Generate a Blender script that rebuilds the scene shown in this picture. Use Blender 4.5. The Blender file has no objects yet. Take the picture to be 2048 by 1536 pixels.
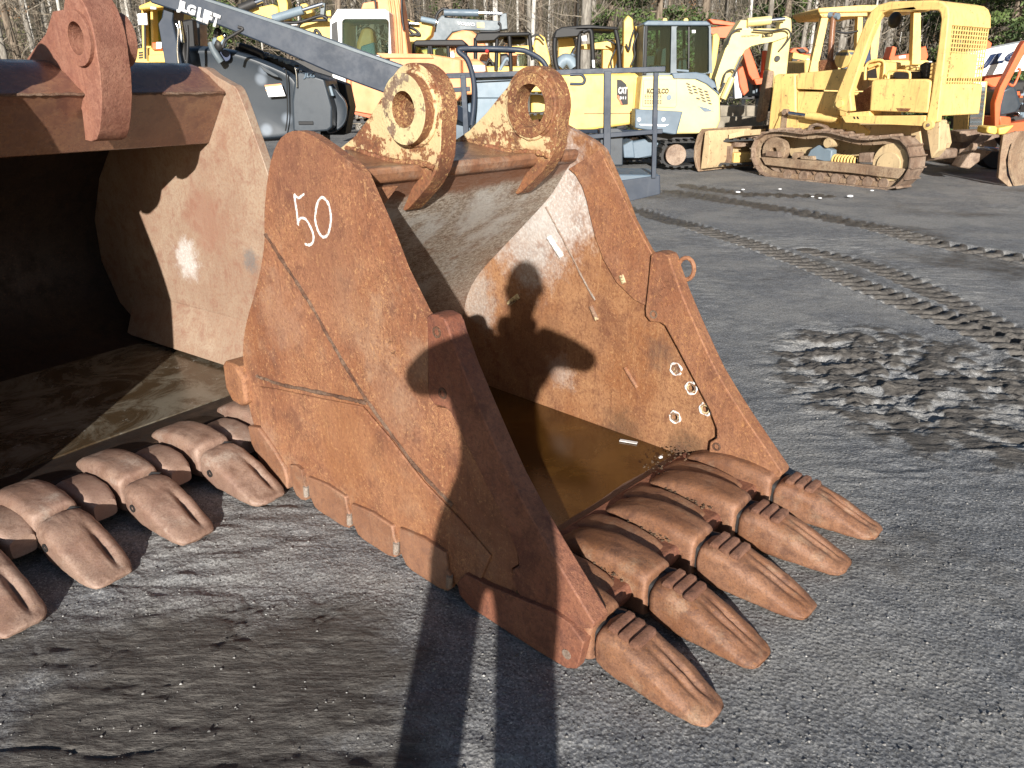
import bpy, bmesh, math, random
import numpy as np
from mathutils import Vector, Matrix
from mathutils.geometry import tessellate_polygon
R = math.radians
SC = bpy.context.scene
COL = SC.collection

# ------------------------------------------------------------------ camera, world, sun, exposure
FPX, HC = 1494.0, 1.5                      # focal length in photo pixels, eye height
PITCH = math.atan(600.0 / FPX)
cam_d = bpy.data.cameras.new('camera'); cam = bpy.data.objects.new('camera', cam_d); COL.objects.link(cam)
cam.location = (0, 0, HC); cam.rotation_euler = (math.pi / 2 - PITCH, 0, 0)
cam_d.sensor_width = 36.0; cam_d.lens = 36.0 * FPX / 2048.0
cam_d.clip_start = 0.02; cam_d.clip_end = 2000
SC.camera = cam
SUN_EL = R(17.0); SUN_AZ = R(0.3)          # light travels towards +Y, a hair to the right
w = bpy.data.worlds.new('World'); SC.world = w; w.use_nodes = True
nt = w.node_tree; nt.nodes.clear()
sky = nt.nodes.new('ShaderNodeTexSky'); sky.sky_type = 'NISHITA'; sky.sun_disc = False
sky.sun_elevation = SUN_EL; sky.sun_rotation = math.pi + SUN_AZ; sky.air_density = 1.0; sky.dust_density = 0.6; sky.ozone_density = 1.5
bg = nt.nodes.new('ShaderNodeBackground'); bg.inputs['Strength'].default_value = 0.052
wo = nt.nodes.new('ShaderNodeOutputWorld')
nt.links.new(sky.outputs[0], bg.inputs[0]); nt.links.new(bg.outputs[0], wo.inputs[0])
sl = bpy.data.lights.new('sun', 'SUN'); sl.energy = 5.0; sl.angle = R(0.53); sl.color = (1.0, 0.96, 0.90)
so = bpy.data.objects.new('sun', sl); COL.objects.link(so)
sdir = Vector((math.sin(SUN_AZ) * math.cos(SUN_EL), math.cos(SUN_AZ) * math.cos(SUN_EL), -math.sin(SUN_EL)))
so.rotation_euler = sdir.to_track_quat('-Z', 'Y').to_euler(); so.location = (0, -20, 12)
SC.view_settings.view_transform = 'Standard'; SC.view_settings.look = 'None'
SC.view_settings.exposure = 0.73; SC.view_settings.gamma = 1.0

# ------------------------------------------------------------------ pixel -> place helpers (photo pixels, 2048 x 1536)
CP, SP = math.cos(PITCH), math.sin(PITCH)
CAMV = Vector((0, 0, HC))
def ray(u, v):
    a = (u - 1024) / FPX; t = (v - 768) / FPX
    return Vector((a, CP - t * SP, -SP - t * CP))
def gnd(u, v, z=0.0):
    r = ray(u, v); return CAMV + r * ((z - HC) / r.z)
def atY(u, v, Y):
    r = ray(u, v); return CAMV + r * (Y / r.y)
class Plane:
    """upright plane through P; N = its horizontal normal that looks at the camera"""
    def __init__(s, P, N):
        s.P = Vector(P); s.N = Vector(N).normalized(); s.B = -s.N       # B = away from the viewer
    def pt(s, u, v, off=0.0):
        r = ray(u, v); Q = s.P + s.B * off
        return CAMV + r * ((Q - CAMV).dot(s.N) / r.dot(s.N))
    def pts(s, L, off=0.0): return [s.pt(u, v, off) for u, v in L]
def FY(Y): return Plane((0, Y, 0), (0, -1, 0))

# ------------------------------------------------------------------ object helpers
ROOT = {}
def tag(o, label=None, cat=None, group=None, kind=None):
    if label: o['label'] = label
    if cat: o['category'] = cat
    if group: o['group'] = group
    if kind: o['kind'] = kind
    return o
def thing(name, label, cat, loc, group=None):
    o = bpy.data.objects.new(name, None); COL.objects.link(o); o.location = loc; o.empty_display_size = 0.3
    ROOT[o.name] = Vector(loc); return tag(o, label, cat, group)
def root_loc(o):
    while o.parent: o = o.parent
    return Vector(o.location)
class MB:
    def __init__(s): s.v = []; s.f = []; s.m = []
    def add(s, vs, fs, mi=0):
        b = len(s.v); s.v += [tuple(p) for p in vs]
        for f in fs: s.f.append(tuple(b + i for i in f)); s.m.append(mi)
        return s
    def prism(s, loop, ext, holes=(), mi=0, side=None):
        """loop of 3-D points extruded by vector ext; holes = more loops"""
        loops = [[Vector(p) for p in loop]] + [[Vector(p) for p in h] for h in holes]
        tri = tessellate_polygon(loops); flat = [p for l in loops for p in l]; n = len(flat); ext = Vector(ext)
        nrm = Vector((0, 0, 0)); L = loops[0]
        for i in range(len(L)): nrm += (L[i] - L[0]).cross(L[(i + 1) % len(L)] - L[0])
        fs = []
        for t in tri:
            a, b_, c = (flat[i] for i in t)
            if (b_ - a).cross(c - a).dot(ext) > 0: t = (t[0], t[2], t[1])
            fs.append(tuple(t)); fs.append((t[0] + n, t[2] + n, t[1] + n))
        base = len(s.v)
        s.add(flat + [p + ext for p in flat], fs, mi)
        sd = mi if side is None else side; k = 0
        for li, l in enumerate(loops):
            m = len(l); nn = Vector((0, 0, 0))
            for i in range(m): nn += (l[i] - l[0]).cross(l[(i + 1) % m] - l[0])
            flip = (nn.dot(ext) > 0) ^ (li > 0)
            for i in range(m):
                a, b_ = base + k + i, base + k + (i + 1) % m
                q = (a, b_, b_ + n, a + n)
                s.f.append(q if flip else q[::-1]); s.m.append(sd)
            k += m
        return s
    def box(s, c, sx, sy, sz, rot=0.0, mi=0, tilt=None):
        M = Matrix.Rotation(rot, 3, 'Z')
        if tilt is not None: M = M @ tilt
        vs = [Vector(c) + M @ Vector((x * sx / 2, y * sy / 2, z * sz / 2)) for x in (-1, 1) for y in (-1, 1) for z in (-1, 1)]
        return s.add(vs, [(0, 1, 3, 2), (4, 6, 7, 5), (0, 4, 5, 1), (2, 3, 7, 6), (0, 2, 6, 4), (1, 5, 7, 3)], mi)
    def beam(s, a, b, wd, ht, up=(0, 0, 1), mi=0):
        a, b = Vector(a), Vector(b); d = (b - a).normalized(); x = d.cross(Vector(up)).normalized(); y = x.cross(d)
        vs = [p + x * (i * wd / 2) + y * (j * ht / 2) for p in (a, b) for i, j in ((-1, -1), (1, -1), (1, 1), (-1, 1))]
        return s.add(vs, [(0, 1, 2, 3)[::-1], (4, 5, 6, 7), (0, 1, 5, 4), (1, 2, 6, 5), (2, 3, 7, 6), (3, 0, 4, 7)], mi)
    def tube(s, path, r, n=10, closed=False, mi=0, caps=True):
        P = [Vector(p) for p in path]; m = len(P); rs = r if isinstance(r, (list, tuple)) else [r] * m
        rings = []; prev = None
        for i, p in enumerate(P):
            a = P[(i - 1) % m] if (closed or i > 0) else p; b = P[(i + 1) % m] if (closed or i < m - 1) else p
            d = (b - a).normalized()
            if prev is None:
                x = d.orthogonal().normalized()
            else:
                x = (prev - d * prev.dot(d))
                x = x.normalized() if x.length > 1e-6 else d.orthogonal().normalized()
            prev = x; y = d.cross(x)
            rings.append([p + (x * math.cos(2 * math.pi * k / n) + y * math.sin(2 * math.pi * k / n)) * rs[i] for k in range(n)])
        vs = [q for rr in rings for q in rr]; fs = []
        for i in range(m if closed else m - 1):
            j = (i + 1) % m
            for k in range(n):
                l = (k + 1) % n; fs.append((i * n + k, i * n + l, j * n + l, j * n + k))
        if caps and not closed:
            fs.append(tuple(range(n))[::-1]); fs.append(tuple((m - 1) * n + k for k in range(n)))
        return s.add(vs, fs, mi)
    def cyl(s, c, axis, r, h, n=28, hole=0.0, mi=0, side=None):
        """disc or ring; starts at c and runs h along axis"""
        ax = Vector(axis).normalized(); x = ax.orthogonal().normalized(); y = ax.cross(x); c = Vector(c)
        L = [c + (x * math.cos(2 * math.pi * k / n) + y * math.sin(2 * math.pi * k / n)) * r for k in range(n)]
        H = []
        if hole: H = [[c + (x * math.cos(2 * math.pi * k / n) + y * math.sin(2 * math.pi * k / n)) * hole for k in range(n)]]
        return s.prism(L, ax * h, H, mi, side)
    def loft(s, secs, mi=0):
        n = len(secs[0]); vs = [p for q in secs for p in q]; fs = []
        for i in range(len(secs) - 1):
            for k in range(n):
                l = (k + 1) % n; fs.append((i * n + k, i * n + l, (i + 1) * n + l, (i + 1) * n + k))
        fs.append(tuple(range(n))[::-1]); fs.append(tuple((len(secs) - 1) * n + k for k in range(n)))
        return s.add(vs, fs, mi)
    def build(s, name, mat, parent=None, bevel=0.0, smooth=32, sub=0, label=None, seg=2, recalc=True):
        me = bpy.data.meshes.new(name)
        if parent is not None: o0 = root_loc(parent)
        else:
            a = np.array(s.v); lo, hi = a.min(0), a.max(0); o0 = Vector(((lo[0] + hi[0]) / 2, (lo[1] + hi[1]) / 2, lo[2]))
        me.from_pydata([(p[0] - o0.x, p[1] - o0.y, p[2] - o0.z) for p in s.v], [], s.f)
        mats = mat if isinstance(mat, (list, tuple)) else [mat]
        for m_ in mats: me.materials.append(m_)
        me.polygons.foreach_set('material_index', s.m)
        if recalc:
            b = bmesh.new(); b.from_mesh(me); bmesh.ops.recalc_face_normals(b, faces=b.faces); b.to_mesh(me); b.free()
        me.validate(); me.update()
        if smooth:
            me.polygons.foreach_set('use_smooth', [True] * len(me.polygons)); me.set_sharp_from_angle(angle=R(smooth))
        o = bpy.data.objects.new(name, me); COL.objects.link(o)
        if parent is not None: o.parent = parent
        else: o.location = o0
        if bevel:
            bv = o.modifiers.new('bevel', 'BEVEL'); bv.width = bevel; bv.segments = seg; bv.limit_method = 'ANGLE'; bv.angle_limit = R(38); bv.harden_normals = False
        if sub:
            ss = o.modifiers.new('sub', 'SUBSURF'); ss.levels = sub; ss.render_levels = sub
        if label: o['label'] = label
        return o
def pprism(pl, L, off, th, holes=(), mi=0, side=None, mb=None):
    mb = mb or MB()
    return mb.prism(pl.pts(L, off), pl.B * th, [pl.pts(h, off) for h in holes], mi, side)
def circ(c, r, ax, n=24):
    ax = Vector(ax).normalized(); x = ax.orthogonal().normalized(); y = ax.cross(x); c = Vector(c)
    return [c + (x * math.cos(2 * math.pi * k / n) + y * math.sin(2 * math.pi * k / n)) * r for k in range(n)]
def rrect(u0, v0, u1, v1, r, n=4):
    P = []
    for (cx, cy, a0) in ((u1 - r, v0 + r, -90), (u1 - r, v1 - r, 0), (u0 + r, v1 - r, 90), (u0 + r, v0 + r, 180)):
        for k in range(n + 1):
            a = R(a0 + 90 * k / n); P.append((cx + r * math.cos(a), cy + r * math.sin(a)))
    return P
def smooth_path(P, n=6, closed=False):
    P = [Vector(p) for p in P]; out = []; m = len(P)
    rng = range(m) if closed else range(m - 1)
    for i in rng:
        p0 = P[(i - 1) % m] if (closed or i > 0) else P[i]; p1 = P[i]; p2 = P[(i + 1) % m]
        p3 = P[(i + 2) % m] if (closed or i + 2 < m) else p2
        for k in range(n):
            t = k / n
            out.append(0.5 * ((2 * p1) + (p2 - p0) * t + (2 * p0 - 5 * p1 + 4 * p2 - p3) * t * t + (3 * p1 - p0 - 3 * p2 + p3) * t ** 3))
    if not closed: out.append(P[-1])
    return out
def text(name, s, mat, parent, O, X, Y, height, width=None, depth=0.004, bold=0.0, shear=0.0, label=None):
    """lettering: O = lower-left corner, X / Y = unit directions of the writing"""
    c = bpy.data.curves.new('txt', 'FONT'); c.body = s; c.size = 1.0; c.extrude = 0.0; c.offset = bold; c.shear = shear; c.resolution_u = 3
    t = bpy.data.objects.new('txt', c); COL.objects.link(t); bpy.context.view_layer.update()
    me = bpy.data.meshes.new_from_object(t.evaluated_get(bpy.context.evaluated_depsgraph_get()))
    bpy.data.objects.remove(t)
    vs = np.array([v.co[:] for v in me.vertices]); lo, hi = vs.min(0), vs.max(0)
    sy = height / (hi[1] - lo[1]); sx = (width / (hi[0] - lo[0])) if width else sy
    X, Y = Vector(X).normalized(), Vector(Y).normalized(); N = X.cross(Y); O = Vector(O); r0 = root_loc(parent)
    for v in me.vertices:
        v.co = O + X * ((v.co.x - lo[0]) * sx) + Y * ((v.co.y - lo[1]) * sy) - r0
    b = bmesh.new(); b.from_mesh(me)
    rg = bmesh.ops.extrude_face_region(b, geom=b.faces[:]); vv = [g for g in rg['geom'] if isinstance(g, bmesh.types.BMVert)]
    bmesh.ops.translate(b, verts=vv, vec=N * depth); bmesh.ops.recalc_face_normals(b, faces=b.faces); b.to_mesh(me); b.free()
    me.name = name; me.materials.clear(); me.materials.append(mat)
    o = bpy.data.objects.new(name, me); COL.objects.link(o); o.parent = parent
    if label: o['label'] = label
    return o

# ------------------------------------------------------------------ materials
class NT:
    def __init__(s, name):
        s.mat = bpy.data.materials.new(name); s.mat.use_nodes = True; s.t = s.mat.node_tree; s.t.nodes.clear()
        s.out = s.t.nodes.new('ShaderNodeOutputMaterial'); s.b = s.t.nodes.new('ShaderNodeBsdfPrincipled')
        s.t.links.new(s.b.outputs[0], s.out.inputs[0]); s.co = s.t.nodes.new('ShaderNodeTexCoord').outputs['Object']
    def L(s, a, b): s.t.links.new(a, b)
    def set(s, node, key, val):
        if isinstance(val, bpy.types.NodeSocket): s.L(val, node.inputs[key])
        else: node.inputs[key].default_value = val
    def map(s, scale=(1, 1, 1), rot=(0, 0, 0), loc=(0, 0, 0), src=None):
        n = s.t.nodes.new('ShaderNodeMapping'); s.L(src or s.co, n.inputs[0]); n.inputs['Scale'].default_value = scale
        n.inputs['Rotation'].default_value = rot; n.inputs['Location'].default_value = loc; return n.outputs[0]
    def noise(s, scale, detail=4, rough=0.6, src=None, dist=0.0):
        n = s.t.nodes.new('ShaderNodeTexNoise'); s.L(src or s.co, n.inputs['Vector']); n.inputs['Scale'].default_value = scale
        n.inputs['Detail'].default_value = detail; n.inputs['Roughness'].default_value = rough; n.inputs['Distortion'].default_value = dist
        return n.outputs[0]
    def voro(s, scale, feature='F1', src=None, out='Distance', rnd=1.0):
        n = s.t.nodes.new('ShaderNodeTexVoronoi'); s.L(src or s.co, n.inputs['Vector']); n.feature = feature
        n.inputs['Scale'].default_value = scale; n.inputs['Randomness'].default_value = rnd; return n.outputs[out]
    def ramp(s, x, a, b, lo=0.0, hi=1.0):
        n = s.t.nodes.new('ShaderNodeMapRange'); s.L(x, n.inputs[0]); n.interpolation_type = 'SMOOTHSTEP'
        for i, q in zip((1, 2, 3, 4), (a, b, lo, hi)): n.inputs[i].default_value = q
        return n.outputs[0]
    def math(s, op, a, b=0.0, c=None):
        n = s.t.nodes.new('ShaderNodeMath'); n.operation = op; s.set(n, 0, a); s.set(n, 1, b)
        if c is not None: s.set(n, 2, c)
        return n.outputs[0]
    def mix(s, f, a, b):
        n = s.t.nodes.new('ShaderNodeMix'); n.data_type = 'RGBA'
        for i, q in ((0, f), (6, a), (7, b)):
            if isinstance(q, bpy.types.NodeSocket): s.L(q, n.inputs[i])
            else: n.inputs[i].default_value = q if i == 0 else (*q, 1) if len(q) == 3 else q
        return n.outputs[2]
    def attr(s, name):
        n = s.t.nodes.new('ShaderNodeAttribute'); n.attribute_name = name; return n.outputs['Fac']
    def sep(s, src=None):
        n = s.t.nodes.new('ShaderNodeSeparateXYZ'); s.L(src or s.co, n.inputs[0]); return n.outputs
    def fin(s, col, rough=0.6, metal=0.0, bump=None, bs=0.3, bd=0.01, spec=None, coat=None):
        s.set(s.b, 'Base Color', col if isinstance(col, bpy.types.NodeSocket) else (*col, 1)); s.set(s.b, 'Roughness', rough); s.set(s.b, 'Metallic', metal)
        if spec is not None: s.b.inputs['Specular IOR Level'].default_value = spec
        if coat is not None: s.b.inputs['Coat Weight'].default_value = coat; s.b.inputs['Coat Roughness'].default_value = 0.15
        if bump is not None:
            n = s.t.nodes.new('ShaderNodeBump'); n.inputs['Strength'].default_value = bs; n.inputs['Distance'].default_value = bd
            s.L(bump, n.inputs['Height']); s.L(n.outputs[0], s.b.inputs['Normal'])
        return s.mat
def m_rust(name, base, light, dark, fleck=(0.5, 0.25, 0.1), pale=None, paint=None, rough=0.62, fleck_amt=0.5, paint_amt=0.5, paint_z=None, bump=0.35, streak=True, blobs=(), sc=1.0, spec=.35, scrape=0.0, wear=0.0):
    n = NT(name)
    big = n.noise(2.6 * sc, 5, 0.6, dist=0.4); mid = n.noise(11 * sc, 6, 0.65, dist=0.3); fine = n.noise(85 * sc, 5, 0.7); vf = n.noise(330 * sc, 2, 0.6)
    c = n.mix(n.ramp(big, 0.36, 0.64), base, light)
    c = n.mix(n.ramp(mid, 0.48, 0.68, 0, 0.75), c, dark)
    c = n.mix(n.ramp(n.noise(3.1 * sc, 6, 0.7, src=n.map(loc=(8, 6, 4)), dist=.8), 0.52, 0.70, 0, 0.35), c, dark)
    if streak:
        st = n.noise(9, 4, 0.6, src=n.map((4.5, 4.5, 0.55), rot=(0.25, 0.1, 0)))
        c = n.mix(n.ramp(st, 0.5, 0.72, 0, 0.45), c, light)
        st2 = n.noise(7, 4, 0.6, src=n.map((5, 5, 0.45), loc=(3, 1, 2)))
        c = n.mix(n.ramp(st2, 0.55, 0.75, 0, 0.55), c, dark)
    if pale: c = n.mix(n.ramp(n.noise(4.3 * sc, 5, 0.7, src=n.map(loc=(7, 2, 1))), 0.52, 0.74, 0, 0.75), c, pale)
    c = n.mix(n.ramp(fine, 0.44, 0.66, 0, 0.6), c, dark)
    c = n.mix(n.ramp(n.noise(150 * sc, 3, .7, src=n.map(loc=(2, 2, 8))), .56, .68, 0, .5), c, light)
    msk = n.ramp(n.noise(6 * sc, 4, 0.6, src=n.map(loc=(1, 5, 9))), 0.40, 0.62)
    scr = n.noise(30 * sc, 5, 0.72, src=n.map((1, 1, 1), loc=(4, 4, 4)), dist=2.2)
    thin = n.ramp(n.math('ABSOLUTE', n.math('SUBTRACT', scr, 0.5)), 0.0, 0.028, 1, 0)
    c = n.mix(n.math('MULTIPLY', n.math('MULTIPLY', thin, msk), fleck_amt), c, fleck)
    pit = n.ramp(n.noise(70 * sc, 4, 0.75, src=n.map(loc=(9, 1, 3))), 0.57, 0.645)
    c = n.mix(n.math('MULTIPLY', pit, fleck_amt * 0.9), c, fleck)
    if scrape:
        for rt, lc, k_ in (((.5, .9, .2), (2, 2, 2), fleck), ((-.4, -.8, .5), (5, 1, 3), dark), ((.1, .2, .75), (1, 7, 3), light)):
            sn = n.noise(2.2, 5, .75, src=n.map((26, 26, 1.1), rot=rt, loc=lc)); zone = n.ramp(n.noise(3.5, 4, .65, src=n.map(loc=lc)), .47, .62)
            c = n.mix(n.math('MULTIPLY', n.math('MULTIPLY', n.ramp(sn, .58, .66), zone), scrape), c, k_)
    if wear:
        gm = n.t.nodes.new('ShaderNodeNewGeometry'); pw = n.ramp(gm.outputs['Pointiness'], .51, .58)
        c = n.mix(n.math('MULTIPLY', pw, wear), c, tuple(min(1, q * 1.7 + .04) for q in light)); c = n.mix(n.ramp(gm.outputs['Pointiness'], .49, .42, 0, .8), c, tuple(q * .4 for q in dark))  # raised edges worn paler; the second mix darkens the creases
    for (bx, by, bz, br, bc, ba) in blobs:
        v = n.t.nodes.new('ShaderNodeVectorMath'); v.operation = 'DISTANCE'; n.L(n.co, v.inputs[0]); v.inputs[1].default_value = (bx, by, bz)
        dd = n.math('ADD', v.outputs['Value'], n.math('MULTIPLY', n.math('SUBTRACT', n.noise(max(5, 1.6 / br), 6, 0.8), 0.5), br * 2.2))
        k = n.math('MULTIPLY', n.ramp(dd, br * 0.35, br * 1.1, 1, 0), n.ramp(fine, 0.33, 0.56, ba, ba * 0.55))
        c = n.mix(k, c, bc)
    if paint:
        pm = n.math('ADD', n.noise(5.5, 6, 0.72), n.math('MULTIPLY', n.noise(38, 5, 0.75), 0.5))
        k = n.ramp(pm, 0.70 - 0.12 * paint_amt + 0.12 * (1 - paint_amt), 0.745 - 0.12 * paint_amt + 0.12 * (1 - paint_amt), 1, 0)
        if paint_z: k = n.math('MULTIPLY', k, n.ramp(n.math('ADD', n.sep()[2], n.math('MULTIPLY', n.noise(14, 4, .7), .12)), *paint_z))
        c = n.mix(k, c, n.mix(n.ramp(mid, 0.4, 0.7), paint, tuple(q * 0.8 for q in paint)))
    rr = n.ramp(mid, 0.3, 0.7, rough - 0.12, rough + 0.12)
    h = n.math('ADD', n.math('MULTIPLY', fine, 0.5), n.math('ADD', n.math('MULTIPLY', mid, .8), n.math('MULTIPLY', vf, 0.3)))
    return n.fin(c, rr, 0.0, h, min(1, bump * 1.5), 0.014, spec=spec)
def m_paint(name, col, dirt=(0.12, 0.09, 0.05), rough=0.42, amt=0.5, chip=None, bump=0.04):
    n = NT(name); a = n.noise(1.7, 5, 0.65); b = n.noise(7, 6, 0.7)
    c = n.mix(n.ramp(a, 0.4, 0.65), col, tuple(q * 0.82 for q in col))
    st = n.noise(4, 4, 0.6, src=n.map((6, 6, 0.7)))
    c = n.mix(n.ramp(st, 0.52, 0.8, 0, amt), c, dirt)
    c = n.mix(n.ramp(b, 0.56, 0.8, 0, amt), c, dirt)
    if chip: c = n.mix(n.ramp(n.noise(13, 6, 0.75, src=n.map(loc=(3, 3, 3))), 0.60, 0.64, 0, 0.9), c, chip)
    return n.fin(c, n.ramp(b, 0.3, 0.7, rough, rough + 0.2), 0, b, bump, 0.01)
def m_flat(name, col, rough=0.6, metal=0.0, var=0.25, sc=14):
    n = NT(name); b = n.noise(sc, 5, 0.65)
    return n.fin(n.mix(n.ramp(b, 0.35, 0.68), col, tuple(q * (1 - var) for q in col)), rough, metal, b, 0.08, 0.01)
def m_glass(name, tint=(0.55, 0.68, 0.62), rough=0.03, alpha=0.45):
    n = NT(name); n.b.inputs['Base Color'].default_value = (*[q * 0.35 for q in tint], 1); n.b.inputs['Roughness'].default_value = rough; n.b.inputs['IOR'].default_value = 1.5
    tr = n.t.nodes.new('ShaderNodeBsdfTransparent'); tr.inputs[0].default_value = (*tint, 1)
    mx = n.t.nodes.new('ShaderNodeMixShader'); mx.inputs[0].default_value = alpha
    gl = n.t.nodes.new('ShaderNodeBsdfGlossy'); gl.inputs['Roughness'].default_value = .04; gl.inputs['Color'].default_value = (.8, .85, .85, 1)
    n.L(tr.outputs[0], mx.inputs[1]); n.L(gl.outputs[0], mx.inputs[2]); n.L(mx.outputs[0], n.out.inputs[0]); return n.mat

# ------------------------------------------------------------------ shared materials
M = {}
M['ear_rust'] = m_rust('ear rim rust', (.20, .075, .035), (.27, .115, .06), (.10, .042, .026), fleck=(.62, .40, .17), fleck_amt=.95)
M['rust'] = m_rust('orange rust', (.245, .10, .05), (.32, .155, .085), (.14, .058, .034), fleck=(.50, .25, .10), pale=(.34, .20, .125), fleck_amt=.6, scrape=.35)
M['rust_red'] = m_rust('red brown rust', (.20, .070, .040), (.26, .11, .065), (.10, .040, .030), fleck=(.42, .20, .10), fleck_amt=.35)
M['rust_tooth'] = m_rust('cast tooth rust', (.190, .083, .043), (.275, .138, .080), (.085, .038, .025), fleck=(.36, .16, .06), pale=(.34, .235, .155), fleck_amt=.6, sc=2.0, bump=.25, rough=.5, spec=.45, wear=.5, scrape=.4)
M['rust_pale'] = m_rust('pale pink rust', (.27, .155, .108), (.35, .225, .16), (.20, .085, .055), fleck=(.42, .23, .12), pale=(.40, .29, .21), fleck_amt=.25, bump=.22)
M['rust_pale_tooth'] = m_rust('pale tooth rust', (.235, .14, .105), (.31, .21, .16), (.15, .085, .06), fleck=(.34, .20, .10), pale=(.44, .37, .31), fleck_amt=.3, sc=2.0, bump=.2, rough=.5, spec=.4, wear=.4, scrape=.3)
M['rust_beam'] = m_rust('beam rust', (.165, .075, .050), (.24, .13, .075), (.095, .040, .034), fleck=(.30, .14, .07), fleck_amt=.15, rough=.27, bump=.05, spec=1.0)
M['ear_rust_b'] = m_rust('lifting ear rust', (.255, .105, .068), (.33, .165, .115), (.17, .065, .045), fleck=(.42, .22, .13), fleck_amt=.3)
M['rust_band'] = m_rust('cast band rust', (.185, .08, .048), (.26, .13, .085), (.08, .036, .026), fleck=(.3, .14, .06), fleck_amt=.5, sc=2.4, bump=.5)
M['bead_pale'] = m_rust('pale weld bead', (.36, .26, .20), (.46, .40, .34), (.20, .12, .08), fleck_amt=.2, bump=.6, sc=2.5)
M['bead'] = m_rust('weld bead', (.16, .075, .045), (.30, .20, .14), (.07, .035, .025), fleck_amt=.2, bump=.9, sc=2.5)
M['ear_yellow'] = m_rust('flaking yellow paint', (.22, .085, .04), (.28, .12, .06), (.10, .045, .03), fleck=(.5, .32, .12), paint=(.62, .46, .25), paint_amt=.375, paint_z=(1.29, 1.35))
M['boss'] = m_rust('worn boss face', (.20, .085, .045), (.30, .23, .17), (.10, .055, .04), fleck=(.5, .4, .25), pale=(.36, .33, .30), paint=(.66, .54, .30), paint_amt=.36, rough=.5, sc=1.5)
n = NT('white paint marker'); q_ = n.noise(190, 4, .75); M['chalk'] = n.fin(n.mix(n.ramp(q_, .50, .62), (.78, .78, .75), (.30, .17, .11)), .85, 0, q_, .3, .004)
M['black'] = m_flat('black', (.010, .010, .011), .6)
M['dark'] = m_flat('dark oily steel', (.03, .028, .027), .55)
M['hose'] = m_flat('hose rubber', (.018, .018, .02), .5)
M['rubber'] = m_flat('rubber', (.035, .034, .033), .8, sc=30)
M['chrome'] = m_flat('chrome rod', (.62, .64, .68), .18, 1.0, var=.1)
M['white_bit'] = m_flat('white bit', (.75, .75, .74), .7)

# ------------------------------------------------------------------ ground
def hsh(ix, iy, seed):
    h = (ix.astype(np.int64) * 374761393 + iy.astype(np.int64) * 668265263 + seed * 974634777) & 0xffffffff
    h = ((h ^ (h >> 13)) * 1274126177) & 0xffffffff
    return ((h ^ (h >> 16)) & 0xffff) / 65535.0
def vn(x, y, seed=0):
    ix, iy = np.floor(x), np.floor(y); fx, fy = x - ix, y - iy; fx = fx * fx * (3 - 2 * fx); fy = fy * fy * (3 - 2 * fy)
    a, b = hsh(ix, iy, seed), hsh(ix + 1, iy, seed); c, d = hsh(ix, iy + 1, seed), hsh(ix + 1, iy + 1, seed)
    return (a * (1 - fx) + b * fx) * (1 - fy) + (c * (1 - fx) + d * fx) * fy - 0.5
def fbm(x, y, seed=0, oc=4, g=0.5):
    s = 0; a = 1.0
    for i in range(oc): s = s + a * vn(x * 2 ** i, y * 2 ** i, seed + i * 17); a *= g
    return s
def ridged(x, y, seed=0, oc=3):
    s = 0; a = 1.0
    for i in range(oc): s = s + a * (1 - np.abs(2 * vn(x * 2 ** i, y * 2 ** i, seed + i * 31)) * 2); a *= 0.5
    return s / 1.75
def seg_dist(x, y, P):
    """distance to a polyline, arc length along it, signed side"""
    best = np.full(x.shape, 1e9); arc = np.zeros(x.shape); sd = np.zeros(x.shape); L = 0.0
    for (ax, ay), (bx, by) in zip(P[:-1], P[1:]):
        dx, dy = bx - ax, by - ay; l = math.hypot(dx, dy); t = ((x - ax) * dx + (y - ay) * dy) / (l * l); tc = np.clip(t, 0, 1)
        d = np.hypot(x - ax - tc * dx, y - ay - tc * dy); m = d < best
        best = np.where(m, d, best); arc = np.where(m, L + tc * l, arc); sd = np.where(m, np.sign((x - ax) * dy - (y - ay) * dx), sd); L += l
    return best, arc, sd
def gp(*L): return [tuple(gnd(u, v)[:2]) for u, v in L]
TRK = [(gp((1100, 385), (1180, 405), (1265, 418), (1400, 455), (1500, 487), (1600, 522), (1700, 562), (1800, 600), (1900, 640), (2048, 700), (2200, 760)), .17, .13, .042),
       (gp((1620, 500), (1740, 530), (1840, 572), (1960, 630), (2080, 700)), .15, .13, .034),
       (gp((1350, 385), (1450, 400), (1600, 425), (1740, 452), (1860, 488), (2048, 520), (2200, 545)), .22, .17, .055),
       (gp((1380, 372), (1500, 388), (1640, 392)), .25, .18, .045)]
SX, SY = gnd(1850, 765)[:2]
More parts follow.
